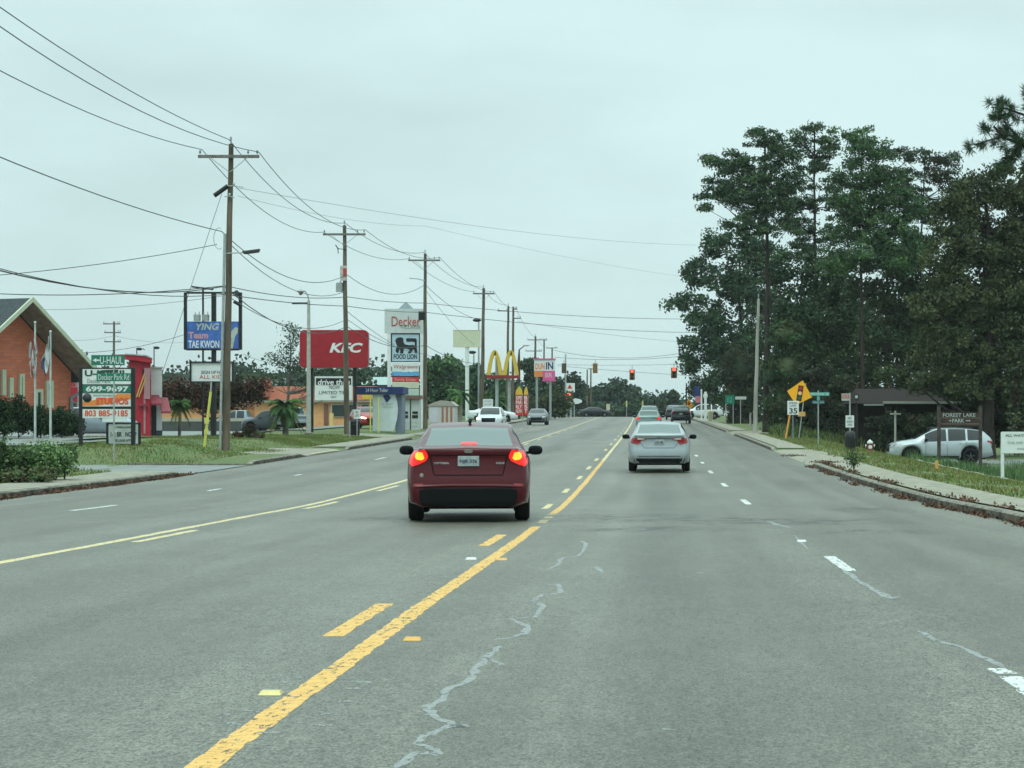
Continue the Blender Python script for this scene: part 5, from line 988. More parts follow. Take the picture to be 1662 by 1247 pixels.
b = panel('drive_thru_board', 511, 572, 611, 650, WB, [('NOW',535,552,626,632,DKTX,.0),('LIMITED TIME',518,567,635,640,DKTX,.0),('ONLY',537,546,643,646,DKTX,.0)]); mb = MB(); L.board(mb, 513, 570, 614, 625, -.045, -.032); b2 = mb.build('dark_band', [BLKP], b); mb = MB(); L.text(mb, 'drive thru', 516, 568, 616, 625, -.06, 0, .02, .15); mb.build('lettering', [WB], b2)
# shopping village sign
L = Loc(658, 152); t = thing('shopping_sign', 'tall white shopping village sign with peaked top and stacked tenant panels', 'sign', L.loc)
for x0, x1 in ((629,634.5),(682,688)): mb = MB(); mb.box(L.x(x0), L.x(x1), -.12, .12, -.3, L.z(541)); mb.build('post', [WB], t)
mb = MB(); L.board(mb, 624.5, 691, 501.5, 541, -.14, .14); b = mb.build('header_board', [sm('pale_grey_board', (.55,.60,.58))], t)
mb = MB(); L.text(mb, 'Decker', 636, 683, 514, 530, -.17, 0, .0, 0); mb.build('lettering', [REDTX], b); mb = MB(); L.text(mb, 'VILLAGE', 650, 683, 529, 534, -.17, 0, .0); mb.build('lettering', [GRYT], b)
mb = MB(); mb.prism([(L.x(647),L.z(501.5)),(L.x(671),L.z(501.5)),(L.x(659),L.z(490))], -.1, .1); mb.build('peak', [sm('pale_blue_peak', (.36,.45,.5))], t)
mb = MB(); L.board(mb, 634.5, 682, 541, 588, -.015, .06); mb.build('panel_frame', [DARKM], t)
b = panel('lion_panel', 636.5, 680, 543, 586.5, LBL, [('FOOD LION',639,677,575,583,DKTX,.03)])
lion = [(643,572),(642,569),(644.5,562),(643,558),(641.5,553),(644,549),(650,547.5),(654.5,549),(655,555),(657,559),(664,560.5),(671,560),(673,562),(673.5,556),(669,554.5),(660,555),(659,550),(661,549),(675,549.5),(676.5,552),(676.5,564),(677.5,573),(673.5,574),(673,570),(671,567),(667,573.5),(662,574),(663,571),(665,568),(660,566),(655.5,566),(654.5,574),(649.5,574),(650,570),(648.5,567),(646.5,573.5)]
mb = MB(); mb.prism([(L.x(x), L.z(y)) for x, y in lion], -.055, -.035); mb.build('lion_emblem', [BLKP], b)
panel('pharmacy_panel', 636.5, 680, 589.5, 603.5, WB, [('Walgreens',639,678,592.5,600,REDTX,.0,.2)]); mb = MB(); L.board(mb, 636.5, 680, 604, 610, -.03, .03); mb.build('blue_strip', [SKYB], t); mb = MB(); L.board(mb, 636.5, 680, 610.2, 613, -.03, .03); mb.build('dark_red_strip', [sm('dark_red', (.12,.01,.03))], t)
panel('red_panel', 636.5, 680, 613.2, 620.5, REDS, [('Family Dollar',641,676,614.5,619.5,sm('pale_pink', (.7,.5,.45)),.0)]); panel('cream_panel', 636.5, 680, 621, 630, CREAM, []); panel('mint_panel', 636.5, 680, 631, 645, sm('mint_panel', (.46,.6,.52)), [])
# teller kiosk
L = Loc(622, 131); t = thing('teller_kiosk', 'drive up teller kiosk with navy canopy and curved white screen wall', 'kiosk', L.loc)
mb = MB(); mb.box(L.x(578), L.x(658), -1.2, 1.6, L.z(640.5), L.z(628.5)); b = mb.build('canopy', [NAVY], t, bevel=.03); mb = MB(); mb.text('24 Hour Teller', L.x(598), L.x(634), L.z(637), L.z(631), -1.24, 0, .0); mb.build('lettering', [WB], b)
mb = MB(); pts = [(608,697),(608,641),(643,641),(647,652),(648.5,665),(647,680),(642,697)]; mb.prism([(L.x(x), L.z(y)-(.1 if y > 690 else 0)) for x, y in pts], -.9, -.7); b = mb.build('screen_wall', [sm('pale_aqua', (.62,.70,.70))], t)
mb = MB(); a, z = L.x(631), L.z(646); mb.prism([(a-.25,z+.12),(a-.1,z+.18),(a+.12,z+.18),(a+.25,z),(a+.05,z-.28),(a-.05,z-.28)], -.93, -.91); mb.build('state_emblem', [NAVY], b); mb = MB(); mb.text('SC TELCO', L.x(623), L.x(640), L.z(658), L.z(655), -.915); mb.text('CREDIT UNION', L.x(624), L.x(640), L.z(662), L.z(660), -.915); mb.build('lettering', [GRYT], b)
mb = MB(); mb.box(L.x(644), L.x(654), -.6, 1.2, -.1, L.z(641)); mb.build('column', [sm('blue_grey_wall', (.16,.2,.26))], t)
mb = MB(); mb.tube([(L.x(607),-1.6,-.1),(L.x(607),-1.6,L.z(646)),(L.x(620),-1.6,L.z(646)),(L.x(620),-1.6,-.1)], .05, 0, 6); mb.build('clearance_bar', [SAFE], t)
# white machines
L = Loc(668, 146); t = thing('cash_machine', 'tall white cash machine cabinets between the kiosk and the third pole', 'cash machine', L.loc)
for x0, x1 in ((656,666),(668,682)):
    mb = MB(); mb.box(L.x(x0), L.x(x1), -.3, .5, -.1, L.z(648)); b = mb.build('cabinet', [sm('grey_white_cabinet', (.46,.5,.48))], t, bevel=.04)
    for y0, y1 in ((668,672),(674,679),(684,692)): mb = MB(); mb.box(L.x(x0+2), L.x(x1-3), -.33, -.302, L.z(y1), L.z(y0)); mb.build('panel', [DARKM if y0 != 684 else GRYB], b)
mb = MB(); mb.box(L.x(654), L.x(684), -.6, .9, L.z(648), L.z(642)); mb.build('roof', [sm('brown_roof_edge', (.16,.09,.07))], t)
# small white sign + bin by the KFC drive
L = Loc(579.5, 116); t = thing('small_roadside_sign', 'small white square sign on a thin post before the red car', 'sign', L.loc); mb = MB(); mb.tube([(0,0,-.1),(0,0,L.z(655))], .03, 0, 6); mb.build('post', [GALV], t); panel('board', 574, 584.5, 665, 680, WB, [('NO',577,582,667,671,DKTX,.0),('LEFT',576,583,673,677,DKTX,.0)])
L = Loc(576, 117.5); t = thing('trash_bin', 'dark trash bin at the foot of the small white sign', 'trash bin', L.loc); mb = MB(); mb.lathe([(.0,0),(.26,0),(.3,.75),(.31,.78),(.26,.88),(.0,.92)], 14); mb.build('bin', [DARKM], t); mb = MB(); mb.box(-.14,.14,-.33,-.27,.58,.68); mb.build('opening', [BLKP], t)
L = Loc(567.5, 113); t = thing('small_post', 'thin grey marker post beside the second utility pole foot', 'post', L.loc); mb = MB(); mb.tube([(0,0,-.1),(0,0,.9)], .04, 0, 6); mb.build('post', [GALV], t)
# striped shed
L = Loc(718, 180); t = thing('shed', 'small white shed with brown striped end beyond the third pole', 'shed', L.loc)
mb = MB(); mb.box(L.x(696), L.x(738), -.2, 2.5, -.2, L.z(658)); b = mb.build('wall', [sm('shed_white', (.55,.53,.52))], t); mb = MB(); mb.prism([(L.x(693),L.z(659)),(L.x(741),L.z(659)),(L.x(732),L.z(652)),(L.x(716),L.z(650)),(L.x(703),L.z(654))], -.3, 2.6); mb.build('roof', [sm('shed_roof', (.36,.33,.3))], t)
for x in (717, 724, 731): mb = MB(); L.board(mb, x, x+3.6, 661, 691, -.23, -.202); mb.build('brown_stripe', [sm('brown_stripe_paint', (.34,.17,.11))], b)
mb = MB(); L.board(mb, 698, 711, 662, 686, -.24, -.202); b3 = mb.build('notice_board', [sm('lilac_board', (.55,.55,.62))], b)
# leaning white sheet sign / rest of left side
L = Loc(758, 215); t = thing('blank_billboard', 'pale blank rectangular billboard on one pale column above the trees', 'billboard', L.loc); mb = MB(); mb.tube([(0,.2,-.2),(0,.2,L.z(563))], .2, 0, 12); mb.build('column', [WB], t); panel('face', 735.5, 780, 537, 563, CREAM, [])
mb = MB(); L.board(mb, 735, 780.5, 536, 537, -.05, .05); L.board(mb, 735, 780.5, 563, 564, -.05, .05); mb.build('trim', [TANP], t)
for px, tp_, Z, lb in ((777,520,235,'thin light pole just left of the fourth utility pole'),(769,572,250,'short dark lamp between the blank billboard and the fourth pole')):
    L = Loc(px, Z); t = thing('light_pole', lb, 'light pole', L.loc); mb = MB(); mb.tube([(0,0,-.2),(0,0,L.z(tp_))], [.13,.08], 0, 8); mb.build('pole', [GALV], t); mb = MB(); mb.ell((-.2,0,L.z(tp_)), (.5,.25,.2), 0, 10, 6); mb.build('lamp_head', [DARKM], t)
# golden arches
L = Loc(815, 205); t = thing('arches_sign', 'big golden double arch sign above a low dark red board', 'sign', L.loc)
mb = MB()
for c in (803, 829):
    pts = []
    for a in np.linspace(-1, 1, 21): x = c+a*11.5; y = 571+38*abs(a)**2.3; pts.append((x, y))
    n = len(pts); O = []; I = []
    for i, (x, y) in enumerate(pts): k = abs(-1+2*i/20); O.append((L.x(x+(1.6 if i > 10 else -1.6)*(.35+.65*k)), L.z(y-2.4*(1-k)))); I.append((L.x(x-(4.6 if i > 10 else -4.6)*(.5+.5*k)), L.z(y+6*(1-k))))
    O[-1] = (O[-1][0], L.z(609)); I[-1] = (I[-1][0], L.z(609)); O[0] = (O[0][0], L.z(609)); I[0] = (I[0][0], L.z(609))
    vs = [(x, -.2, z) for x, z in O]+[(x, -.2, z) for x, z in I]+[(x, .2, z) for x, z in O]+[(x, .2, z) for x, z in I]
    fs = []
    for i in range(n-1): fs += [(i, n+i, n+i+1, i+1), (2*n+i, 2*n+i+1, 3*n+i+1, 3*n+i), (i, i+1, 2*n+i+1, 2*n+i), (n+i, 3*n+i, 3*n+i+1, n+i+1)]
    vs = [(v[0], v[1]+(.0 if c < 810 else .012), v[2]) for v in vs]; mb.add(vs, fs, 0)
mb.build('arches', [YELS], t); mb = MB(); L.board(mb, 789, 843, 609.5, 614.5, -.22, .22); mb.build('red_board', [sm('dark_red_board', (.25,.02,.02))], t); mb = MB(); mb.tube([(L.x(806),.4,-.2),(L.x(806),.4,L.z(575))], .16, 0, 10); mb.tube([(L.x(826),.4,-.2),(L.x(826),.4,L.z(612))], .16, 0, 10); mb.build('column', [GALV], t)
# pink and orange sign
L = Loc(885, 245); t = thing('doughnut_sign', 'white sign with pink and orange letters behind thin poles', 'sign', L.loc)
panel('upper_board', 867, 901, 584, 602, WB, [('DUN',869,884,590,600,ORG,.03),('IN',886,898,588,600,NAVY,.03)]); panel('lower_board', 867, 881, 602.2, 612, ORG, []); panel('pink_board', 881.2, 901, 602.2, 617, PINK, [('BR',885,897,605,613,sm('pale_pink_text', (.75,.4,.5)),.03)]); mb = MB(); L.board(mb, 866, 902, 582, 584, -.12, .12); L.board(mb, 880, 902, 617.2, 619, -.12, .12); mb.build('frame', [PINK], t)
for x in (871, 893): mb = MB(); mb.tube([(L.x(x),.3,-.2),(L.x(x),.3,L.z(600))], .14, 0, 8); mb.build('post', [GALV], t)
# street lamp arm
L = Loc(842, 240); t = thing('light_pole', 'dark short pole with slanting lamp arm right of the golden arches', 'light pole', L.loc); mb = MB(); mb.tube([(0,0,-.2),(0,0,L.z(590)),(.05,0,L.z(568)),(.6,0,L.z(562))], [.2,.17,.08,.05], 0, 8); mb.build('pole', [BRN], t); mb = MB(); mb.ell((.85,0,L.z(561)), (.4,.15,.1), 0, 10, 6); mb.build('lamp_head', [GALV], t)
# feather banners
for px, x0, x1, Z, lb in ((843,836.5,848,176,'left one of two tall red feather banners with yellow tops'),(855,850,857,179,'right narrower one of two tall red feather banners with yellow tops')):
    L = Loc(px, Z); t = thing('feather_banner', lb, 'banner', L.loc, group='feather banners at the kerb'); mb = MB(); mb.tube([(L.x(x1),.04,-.1),(L.x(x1),.04,L.z(640)),(L.x((x0+x1)/2+1),.04,L.z(627))], .03, 0, 6); mb.build('pole', [GALV], t)
    mb = MB(); mb.prism([(L.x(x0),L.z(674)),(L.x(x1),L.z(674)),(L.x(x1),L.z(641)),(L.x(x0),L.z(641))], -.012, .012); b = mb.build('banner', [REDS], t); mb = MB(); mb.prism([(L.x(x0),L.z(640.8)),(L.x(x1),L.z(640.8)),(L.x(x1-.5),L.z(633)),(L.x(x0+(x1-x0)*.55),L.z(627.5)),(L.x(x0+1),L.z(633))], -.012, .012); mb.build('banner_top', [YELS], t)
    mb = MB()
    for k, s in enumerate(('OPE','PAR','RLY','NOW') if px == 843 else ('B','E','S','T')): mb.text(s, L.x(x0+1), L.x(x1-1), L.z(649+k*7.2), L.z(643+k*7.2), -.03, 0, .02)
    mb.build('lettering', [WB], b)
# price sign / small white sign above the oncoming car
L = Loc(792, 172); t = thing('small_roadside_sign', 'small white sign right above the white oncoming car roof', 'sign', L.loc); panel('board', 784, 800, 648, 663, WB, [('HOURS',786,798,650,653,GRYT,.0),('6AM-10PM',786,798,655,658,GRYT,.0)]); mb = MB(); mb.tube([(0,.05,-.1),(0,.05,L.z(662))], .04, 0, 6); mb.build('post', [GALV], t)
# petrol triangle sign, ellipse sign and red awning far left of the crossing
L = Loc(926, 300); t = thing('petrol_sign', 'white square sign with a red triangle near the far crossing', 'sign', L.loc); panel('board', 919, 933, 622, 637, WB, []); mb = MB(); mb.prism([(L.x(920.5),L.z(631)),(L.x(929),L.z(631)),(L.x(924.7),L.z(624))], -.06, -.035); mb.build('triangle', [REDS], t); mb = MB(); mb.tube([(0,.2,-.2),(0,.2,L.z(623))], .15, 0, 8); mb.build('post', [GALV], t)
L = Loc(932, 303); t = thing('oval_sign', 'long white oval sign above the far black sedan', 'sign', L.loc); mb = MB(); mb.prism([(L.x(932+13*math.cos(a)), L.z(651.5+4.6*math.sin(a))) for a in np.linspace(0, 2*math.pi, 22)[:-1]], -.08, .08); mb.build('board', [WB], t); mb = MB(); mb.tube([(0,.05,-.2),(0,.05,L.z(652))], .09, 0, 6); mb.build('post', [GALV], t)
L = Loc(912, 306); t = thing('red_canopy', 'low red canopy left of the white oval sign', 'canopy', L.loc); mb = MB(); mb.prism([(L.x(905),L.z(655)),(L.x(922),L.z(657)),(L.x(921),L.z(651)),(L.x(906),L.z(646))], -.5, 1.5); mb.build('roof', [sm('dull_red', (.4,.08,.07))], t); mb = MB(); mb.tube([(L.x(907),0,-.2),(L.x(907),0,L.z(655))], .1, 0, 6); mb.tube([(L.x(920),0,-.2),(L.x(920),0,L.z(656))], .1, 0, 6); mb.build('column', [GALV], t)
L = Loc(907, 295); t = thing('white_figure_post', 'pale concrete post left of the far crossing', 'post', L.loc); mb = MB(); mb.tube([(0,0,-.2),(0,0,L.z(625))], .12, 0, 8); mb.build('post', [GRYB], t)
for px, Z, lb in ((987,330,'amber backed sign right of the black crossing sedan'),): 
    L = Loc(px, Z); t = thing('small_roadside_sign', lb, 'sign', L.loc); panel('board', 984, 990, 656, 666, TANP, []); mb = MB(); mb.tube([(0,.1,-.2),(0,.1,L.z(657))], .06, 0, 6); mb.build('post', [GALV], t)
for px, Z in ((1017,335),(1043,338)):
    L = Loc(px, Z); t = thing('pennant', 'left one of two thin pale yellow pennants before the far tree mass' if px < 1030 else 'right one of two thin pale yellow pennants before the far tree mass', 'pennant', L.loc, group='far pennants'); mb = MB(); mb.tube([(0,0,-.2),(0,0,L.z(650))], .05, 0, 6); mb.build('pole', [GALV], t); mb = MB(); mb.prism([(-.15,L.z(660)),(.15,L.z(660)),(.1,L.z(651)),(-.1,L.z(651))], -.03, .03); mb.build('flag', [SAFE], t)
# ---------------------------------------------------------------- right side signs
# diamond warning sign
L = Loc(1298, 114); t = thing('warning_sign', 'yellow diamond signal ahead warning sign on two leaning posts', 'road sign', L.loc)
for (xa, ya), (xb, yb) in (((1296,720),(1308,622)),): mb = MB(); mb.tube([(L.x(xa),.05,-.2),(L.x(xb),.05,L.z(yb))], .035, 0, 6); mb.build('post', [GALV], t)
D = [(1277.5,635),(1303,617.5),(1318,645),(1292,657.5)]
mb = MB(); mb.prism([(L.x(x), L.z(y)) for x, y in D[::-1]], -.02, .01); b = mb.build('diamond_panel', [DIAM], t)
mb = MB(); c = (L.x(1298.3), L.z(638.5)); ax_ = Vector((-.16, -1)).normalized(); side = Vector((1, -.16)).normalized()
def rp(u_, v_): return (c[0]+side.x*u_-ax_.x*v_, c[1]+side.y*u_-ax_.y*v_)
mb.prism([rp(-.14,-.42), rp(.14,-.42), rp(.14,.42), rp(-.14,.42)], -.035, -.022); sb = mb.build('signal_symbol', [BLKP], b)
for k, mm in ((.27, sm('dark_red_dot', (.4,.02,.03))), (0, sm('pale_amber_dot', (.85,.5,.25))), (-.27, sm('dark_green_dot', (.02,.1,.05)))):
    mb = MB(); q = rp(0, k); mb.prism([(q[0]+.105*math.cos(a), q[1]+.105*math.sin(a)) for a in np.linspace(0, 2*math.pi, 16)[:-1]], -.045, -.037); mb.build('lamp_dot', [mm], sb)
mb = MB(); mb.box(L.x(1295), L.x(1307), -.02, .01, L.z(676), L.z(668.5)); mb.build('lower_plaque', [sm('tan_amber', (.62,.35,.1))], t)
# speed limit sign
L = Loc(1287, 112); t = thing('speed_sign', 'white speed limit 35 sign on a blue grey post below the yellow diamond', 'road sign', L.loc); mb = MB(); mb.tube([(0,.03,-.2),(0,.03,L.z(655))], .035, 0, 6); mb.build('post', [sm('blue_grey_post', (.16,.2,.25))], t)
mb = MB(); L.board(mb, 1278, 1296.5, 651, 673.5, -.015, .015); b = mb.build('panel', [WB], t, bevel=.01); mb = MB(); L.text(mb, 'SPEED', 1280.5, 1294, 653, 656, -.028, 0, .0); L.text(mb, 'LIMIT', 1281.5, 1293, 657.5, 660.5, -.028, 0, .0); L.text(mb, '35', 1281, 1294, 662.5, 671.5, -.028, 0, .02); mb.build('lettering', [DKTX], b)
L = Loc(1275, 113); t = thing('marker_post', 'leaning orange wrapped post left of the speed limit sign', 'post', L.loc); mb = MB(); mb.tube([(0,0,-.1),(L.x(1283),.1,L.z(668))], .05, 0, 8); mb.build('post', [ORP], t)
# street name post
L = Loc(1328, 96); t = thing('street_sign', 'two stacked green street name blades on a slim grey post right of the warning sign', 'street sign', L.loc); mb = MB(); mb.tube([(0,0,-.1),(0,0,L.z(634))], .03, 0, 8); mb.build('post', [GALV], t)
TEALS = sm('pale_green_blade', (.10,.40,.33)); panel('upper_blade', 1315, 1346, 637, 642.5, TEALS, [('BROOKFIELD',1317,1337,638.3,641.5,WB,.0),('RD',1341,1345,638.3,641.5,WB,.0)]); panel('lower_blade', 1318.5, 1338, 650.5, 655.5, sm('teal_blade', (.02,.16,.17)), [('Decker Blvd',1320,1336.5,651.5,654.8,GRYB,.0)]); mb = MB(); L.board(mb, 1326, 1330.5, 644, 649.5, -.03, .03); mb.build('bracket', [TEALS], t)
# bus stop pole
L = Loc(1379.5, 88); t = thing('bus_stop_sign', 'bus stop pole with small red and white panel above a white rectangular panel', 'bus stop sign', L.loc); mb = MB(); mb.tube([(0,.03,-.1),(0,.03,L.z(638))], .03, 0, 8); mb.build('post', [GALV], t)
panel('upper_panel', 1366, 1379, 639, 650.5, GRYB, []); mb = MB(); L.board(mb, 1367, 1378, 640.5, 647, -.045, -.032); b = mb.build('red_band', [sm('washed_red', (.5,.1,.08))], t); mb = MB(); L.text(mb, 'BUS', 1368.5, 1376.5, 641.5, 646, -.055, 0, .01); mb.build('lettering', [GRYB], b)
panel('lower_panel', 1372.5, 1386, 674.5, 694, WB, [('NO',1376,1382,676.5,681,DKTX,.0),('PARKING',1374,1384.5,683,686,DKTX,.0),('ZONE',1375.5,1383,688,691,DKTX,.0)])
L = Loc(1390, 112); t = thing('small_roadside_sign', 'tiny dark sign with a white square right of the bus stop panel', 'sign', L.loc); mb = MB(); mb.tube([(0,.03,-.1),(0,.03,L.z(640))], .025, 0, 6); mb.build('post', [BLKP], t); panel('board', 1386.5, 1393.5, 640, 650.5, BLKP, []); mb = MB(); L.board(mb, 1388, 1392, 642, 646.5, -.045, -.032); mb.build('white_square', [GRYB], t)
# trash can on the post
L = Loc(1380, 87.2); t = thing('trash_can', 'black ribbed trash can strapped below the bus stop sign', 'trash can', L.loc); mb = MB(); mb.lathe([(.0,L.z(733)),(.18,L.z(733)),(.205,L.z(727)),(.21,L.z(710)),(.2,L.z(702)),(.1,L.z(700)),(0,L.z(699.5))], 18); b = mb.build('can', [BLKP], t)
mb = MB()
for k in range(14): a = 2*math.pi*k/14; mb.box(.212*math.cos(a)-.01, .212*math.cos(a)+.01, .212*math.sin(a)-.01, .212*math.sin(a)+.01, L.z(727), L.z(712))
mb.build('ribs', [BLKP], t); mb = MB(); mb.tube([(0,0,-.1),(0,0,L.z(731))], .04, 0, 8); mb.build('stand', [DARKM], t)
# hydrant
L = Loc(1412, 90); t = thing('fire_hydrant', 'small red fire hydrant with white cap in the grass left of the silver car', 'hydrant', L.loc); h = L.z(714); mb = MB(); mb.lathe([(.17,-.1),(.17,.04),(.1,.06),(.1,h*.62),(.13,h*.63),(.13,h*.68),(.1,h*.7)], 14, 0); mb.build('barrel', [sm('hydrant_red', (.25,.03,.03))], t)
mb = MB(); mb.lathe([(.12,h*.7),(.13,h*.78),(.1,h*.9),(.035,h*.96),(.035,h*1.02),(0,h*1.02)], 14, 0); mb.build('cap', [WB], t)
for s in (-1,1): mb = MB(); mb.tube([(s*.09,0,h*.5),(s*.17,0,h*.5)], .055, 0, 10); mb.tube([(s*.17,0,h*.5),(s*.2,0,h*.5)], .065, 1, 10); mb.build('side_nozzle', [sm('hydrant_red', (.25,.03,.03)), WB], t)
mb = MB(); mb.tube([(0,-.09,h*.42),(0,-.16,h*.42)], .085, 0, 12); mb.build('front_nozzle', [WB], t)
# lot light post
L = Loc(1453, 108); t = thing('cross_post', 'short pale post with a small cross bar behind the silver car nose', 'post', L.loc); mb = MB(); mb.tube([(0,0,-.1),(0,0,L.z(667))], .055, 0, 8); mb.build('post', [WOODP], t); mb = MB(); mb.box(L.x(1445), L.x(1462), -.1, .1, L.z(673), L.z(671)); mb.build('cross_bar', [WOODP], t)
# park sign
L = Loc(1559, 84.5); t = thing('park_sign', 'brown wooden park sign with routed pale letters hung between two round posts', 'sign', L.loc)
for x0, x1, tp_, mm in ((1520.5,1527.5,659,BRN),(1588,1594.5,659,BRN)): mb = MB(); mb.tube([(L.x((x0+x1)/2),0,-.3),(L.x((x0+x1)/2),0,L.z(tp_))], .075, 0, 12); mb.build('post', [mat('weathered_post', (.075,.06,.055), .9, var=.3, scale=5)], t)
mb = MB(); L.board(mb, 1527, 1588.5, 669, 692, -.04, .04); b = mb.build('board', [BRN], t); mb = MB(); L.board(mb, 1527, 1589, 687.5, 689, -.05, -.042); L.board(mb, 1527, 1589, 678.2, 679.2, -.05, -.042); mb.build('board_trim', [sm('grey_brown_trim', (.15,.12,.1))], b)
mb = MB(); L.text(mb, 'FOREST LAKE', 1530, 1583, 671, 677, -.06, 0, .02); L.text(mb, 'PARK', 1545, 1565, 680, 686, -.06, 0, .03); mb.build('lettering', [sm('pale_carved', (.33,.38,.36))], b)
mb = MB(); z = L.z(683); 
for x0, x1, s in ((1540,1544,1),(1567,1575,1)): mb.prism([(L.x(x0),z-.02),(L.x(x1-2),z-.02),(L.x(x1-2),z-.05),(L.x(x1),z),(L.x(x1-2),z+.05),(L.x(x1-2),z+.02),(L.x(x0),z+.02)], -.06, -.055)
mb.build('arrow', [sm('pale_carved', (.33,.38,.36))], b)
# white notice sign cut by the frame
L = Loc(1627, 60.5); t = thing('notice_sign', 'white double posted notice sign at the right edge of the grass', 'sign', L.loc)
for x in (1627, 1692): mb = MB(); mb.box(L.x(x)-.045, L.x(x)+.045, -.045, .045, -.3, L.z(702)); mb.build('post', [WB], t, bevel=.008)
mb = MB(); mb.box(L.x(1625), L.x(1694), -.06, -.046, L.z(736), L.z(701)); b = mb.build('board', [WB], t, bevel=.005); mb = MB(); L.text(mb, 'ALL WATERSHEDS', 1631, 1688, 705, 709, -.068, 0, .01); mb.build('lettering', [DKTX], b); mb = MB(); L.text(mb, 'THE OFF SEASON', 1634, 1686, 717, 721, -.068, 0, 0); L.text(mb, 'ONLY', 1650, 1666, 727, 730, -.068, 0, 0); mb.build('small_lettering', [GRYT], b)
# survey stake
L = Loc(1520.5, 63.5); t = thing('survey_stake', 'short wooden survey stake with orange tape by the sidewalk', 'stake', L.loc); mb = MB(); mb.box(-.022,.022,-.012,.012,-.1,L.z(747)); mb.build('stake', [sm('stake_wood', (.45,.38,.22))], t); mb = MB(); mb.box(-.05,.05,-.02,.02,L.z(762),L.z(748)); mb.build('tape', [sm('amber_tape', (.62,.33,.09))], t)
# timber edging of the park
Q = [(1484,757.5,84),(1540,768,72),(1640,783,61)]; mb = MB(); prev = None
xs = []
for k in range(31):
    Y = 84-(84-58)*k/30; X = 10.2+.12*(84-Y)/26; xs.append((X, Y, float(hz_terrain(np.array(X-float(croad(Y))), np.array(Y)))))
for i in range(30):
    a, b = xs[i], xs[i+1]; mb.add([(a[0],a[1],a[2]-.1),(a[0]+.14,a[1],a[2]-.1),(a[0]+.14,a[1],a[2]+.11),(a[0],a[1],a[2]+.11),(b[0],b[1],b[2]-.1),(b[0]+.14,b[1],b[2]-.1),(b[0]+.14,b[1],b[2]+.11),(b[0],b[1],b[2]+.11)], [(0,1,2,3),(7,6,5,4),(0,3,7,4),(2,6,7,3) ,(1,5,6,2)])
mb.build('timber_edging', [sm('weathered_timber', (.27,.27,.2), .9, .3)], label='long low pale edging beam in the grass before the park sign', cat='edging')
# green highway sign, white blade, far orange sign, flags
L = Loc(1184, 190); t = thing('highway_sign', 'square green guide sign at the edge of the trees', 'road sign', L.loc); panel('board', 1177, 1192, 641.5, 656, GRNS, [('12',1181,1188,645,653,sm('teal_letters', (.1,.45,.35)),.0)])
for x in (1178, 1190): mb = MB(); mb.tube([(L.x(x),.05,-.2),(L.x(x),.05,L.z(643))], .05, 0, 6); mb.build('post', [GALV], t)
L = Loc(1202, 186); t = thing('street_sign', 'thin white blade sign right of the green guide sign', 'street sign', L.loc); panel('blade', 1193.5, 1211, 644, 648.5, WB, [('PARK DR',1195,1210,645.2,647.5,GRYT,.0)]); mb = MB(); mb.tube([(0,.05,-.2),(0,.05,L.z(645))], .05, 0, 6); mb.build('post', [GALV], t)
L = Loc(1118, 208); t = thing('construction_sign', 'orange diamond sign at the far right kerb beside the black sport utility', 'road sign', L.loc); mb = MB(); mb.prism([(L.x(1110.5),L.z(657)),(L.x(1118),L.z(668.5)),(L.x(1125.5),L.z(658)),(L.x(1118),L.z(647.5))], -.03, .03); b = mb.build('diamond_panel', [DIAM], t); mb = MB(); mb.prism([(L.x(1115),L.z(655)),(L.x(1118),L.z(659)),(L.x(1121),L.z(655)),(L.x(1118),L.z(651))], -.05, -.032); mb.build('symbol', [sm('red_brown', (.35,.06,.02))], b); mb = MB(); mb.tube([(0,.06,-.2),(0,.06,L.z(649))], .05, 0, 6); mb.build('post', [GALV], t)
L = Loc(1114, 206); t = thing('light_pole', 'thin dark pole rising behind the far orange diamond sign', 'pole', L.loc); mb = MB(); mb.tube([(0,0,-.2),(0,0,L.z(622))], .07, 0, 6); mb.build('pole', [DARKM], t)
L = Loc(1131, 230); t = thing('dealer_banner', 'blue, white and red vertical banner at the far right of the road', 'banner', L.loc); mb = MB(); mb.tube([(L.x(1138.5),0,-.2),(L.x(1138.5),0,L.z(632))], .1, 0, 6); mb.build('pole', [WB], t)
for x0, x1, y0, y1, mm in ((1127,1136,627,643,NAVY),(1129,1137,643.2,654,sm('pink_red_banner', (.5,.15,.2)))): mb = MB(); L.board(mb, x0, x1, y0, y1, -.04, .04); mb.build('banner', [mm], t)
L = Loc(1145, 232); t = thing('pylon_sign', 'tall narrow white pylon right of the far banner', 'sign', L.loc); mb = MB(); mb.box(L.x(1143), L.x(1147), -.3, .3, -.2, L.z(636)); mb.ell((L.x(1145),0,L.z(643)), (.25,.35,.35), 0, 10, 8); mb.build('pylon', [WB], t)
car('box_van', 'white parked vehicle at the foot of the tall white pylon', 'van', dict(suv, patches=[]), P(1140,0,238).x, 238, math.pi/2, WHITE)
L = Loc(1153, 212); t = thing('mailbox', 'pale rounded utility post at the edge of the trees beyond the sidewalk', 'post', L.loc); mb = MB(); mb.tube([(0,0,-.2),(0,0,L.z(670))], [.2,.3], 0, 8); mb.ell((0,0,L.z(670)), (.3,.3,.3), 0, 10, 6); mb.build('post', [TANP], t)
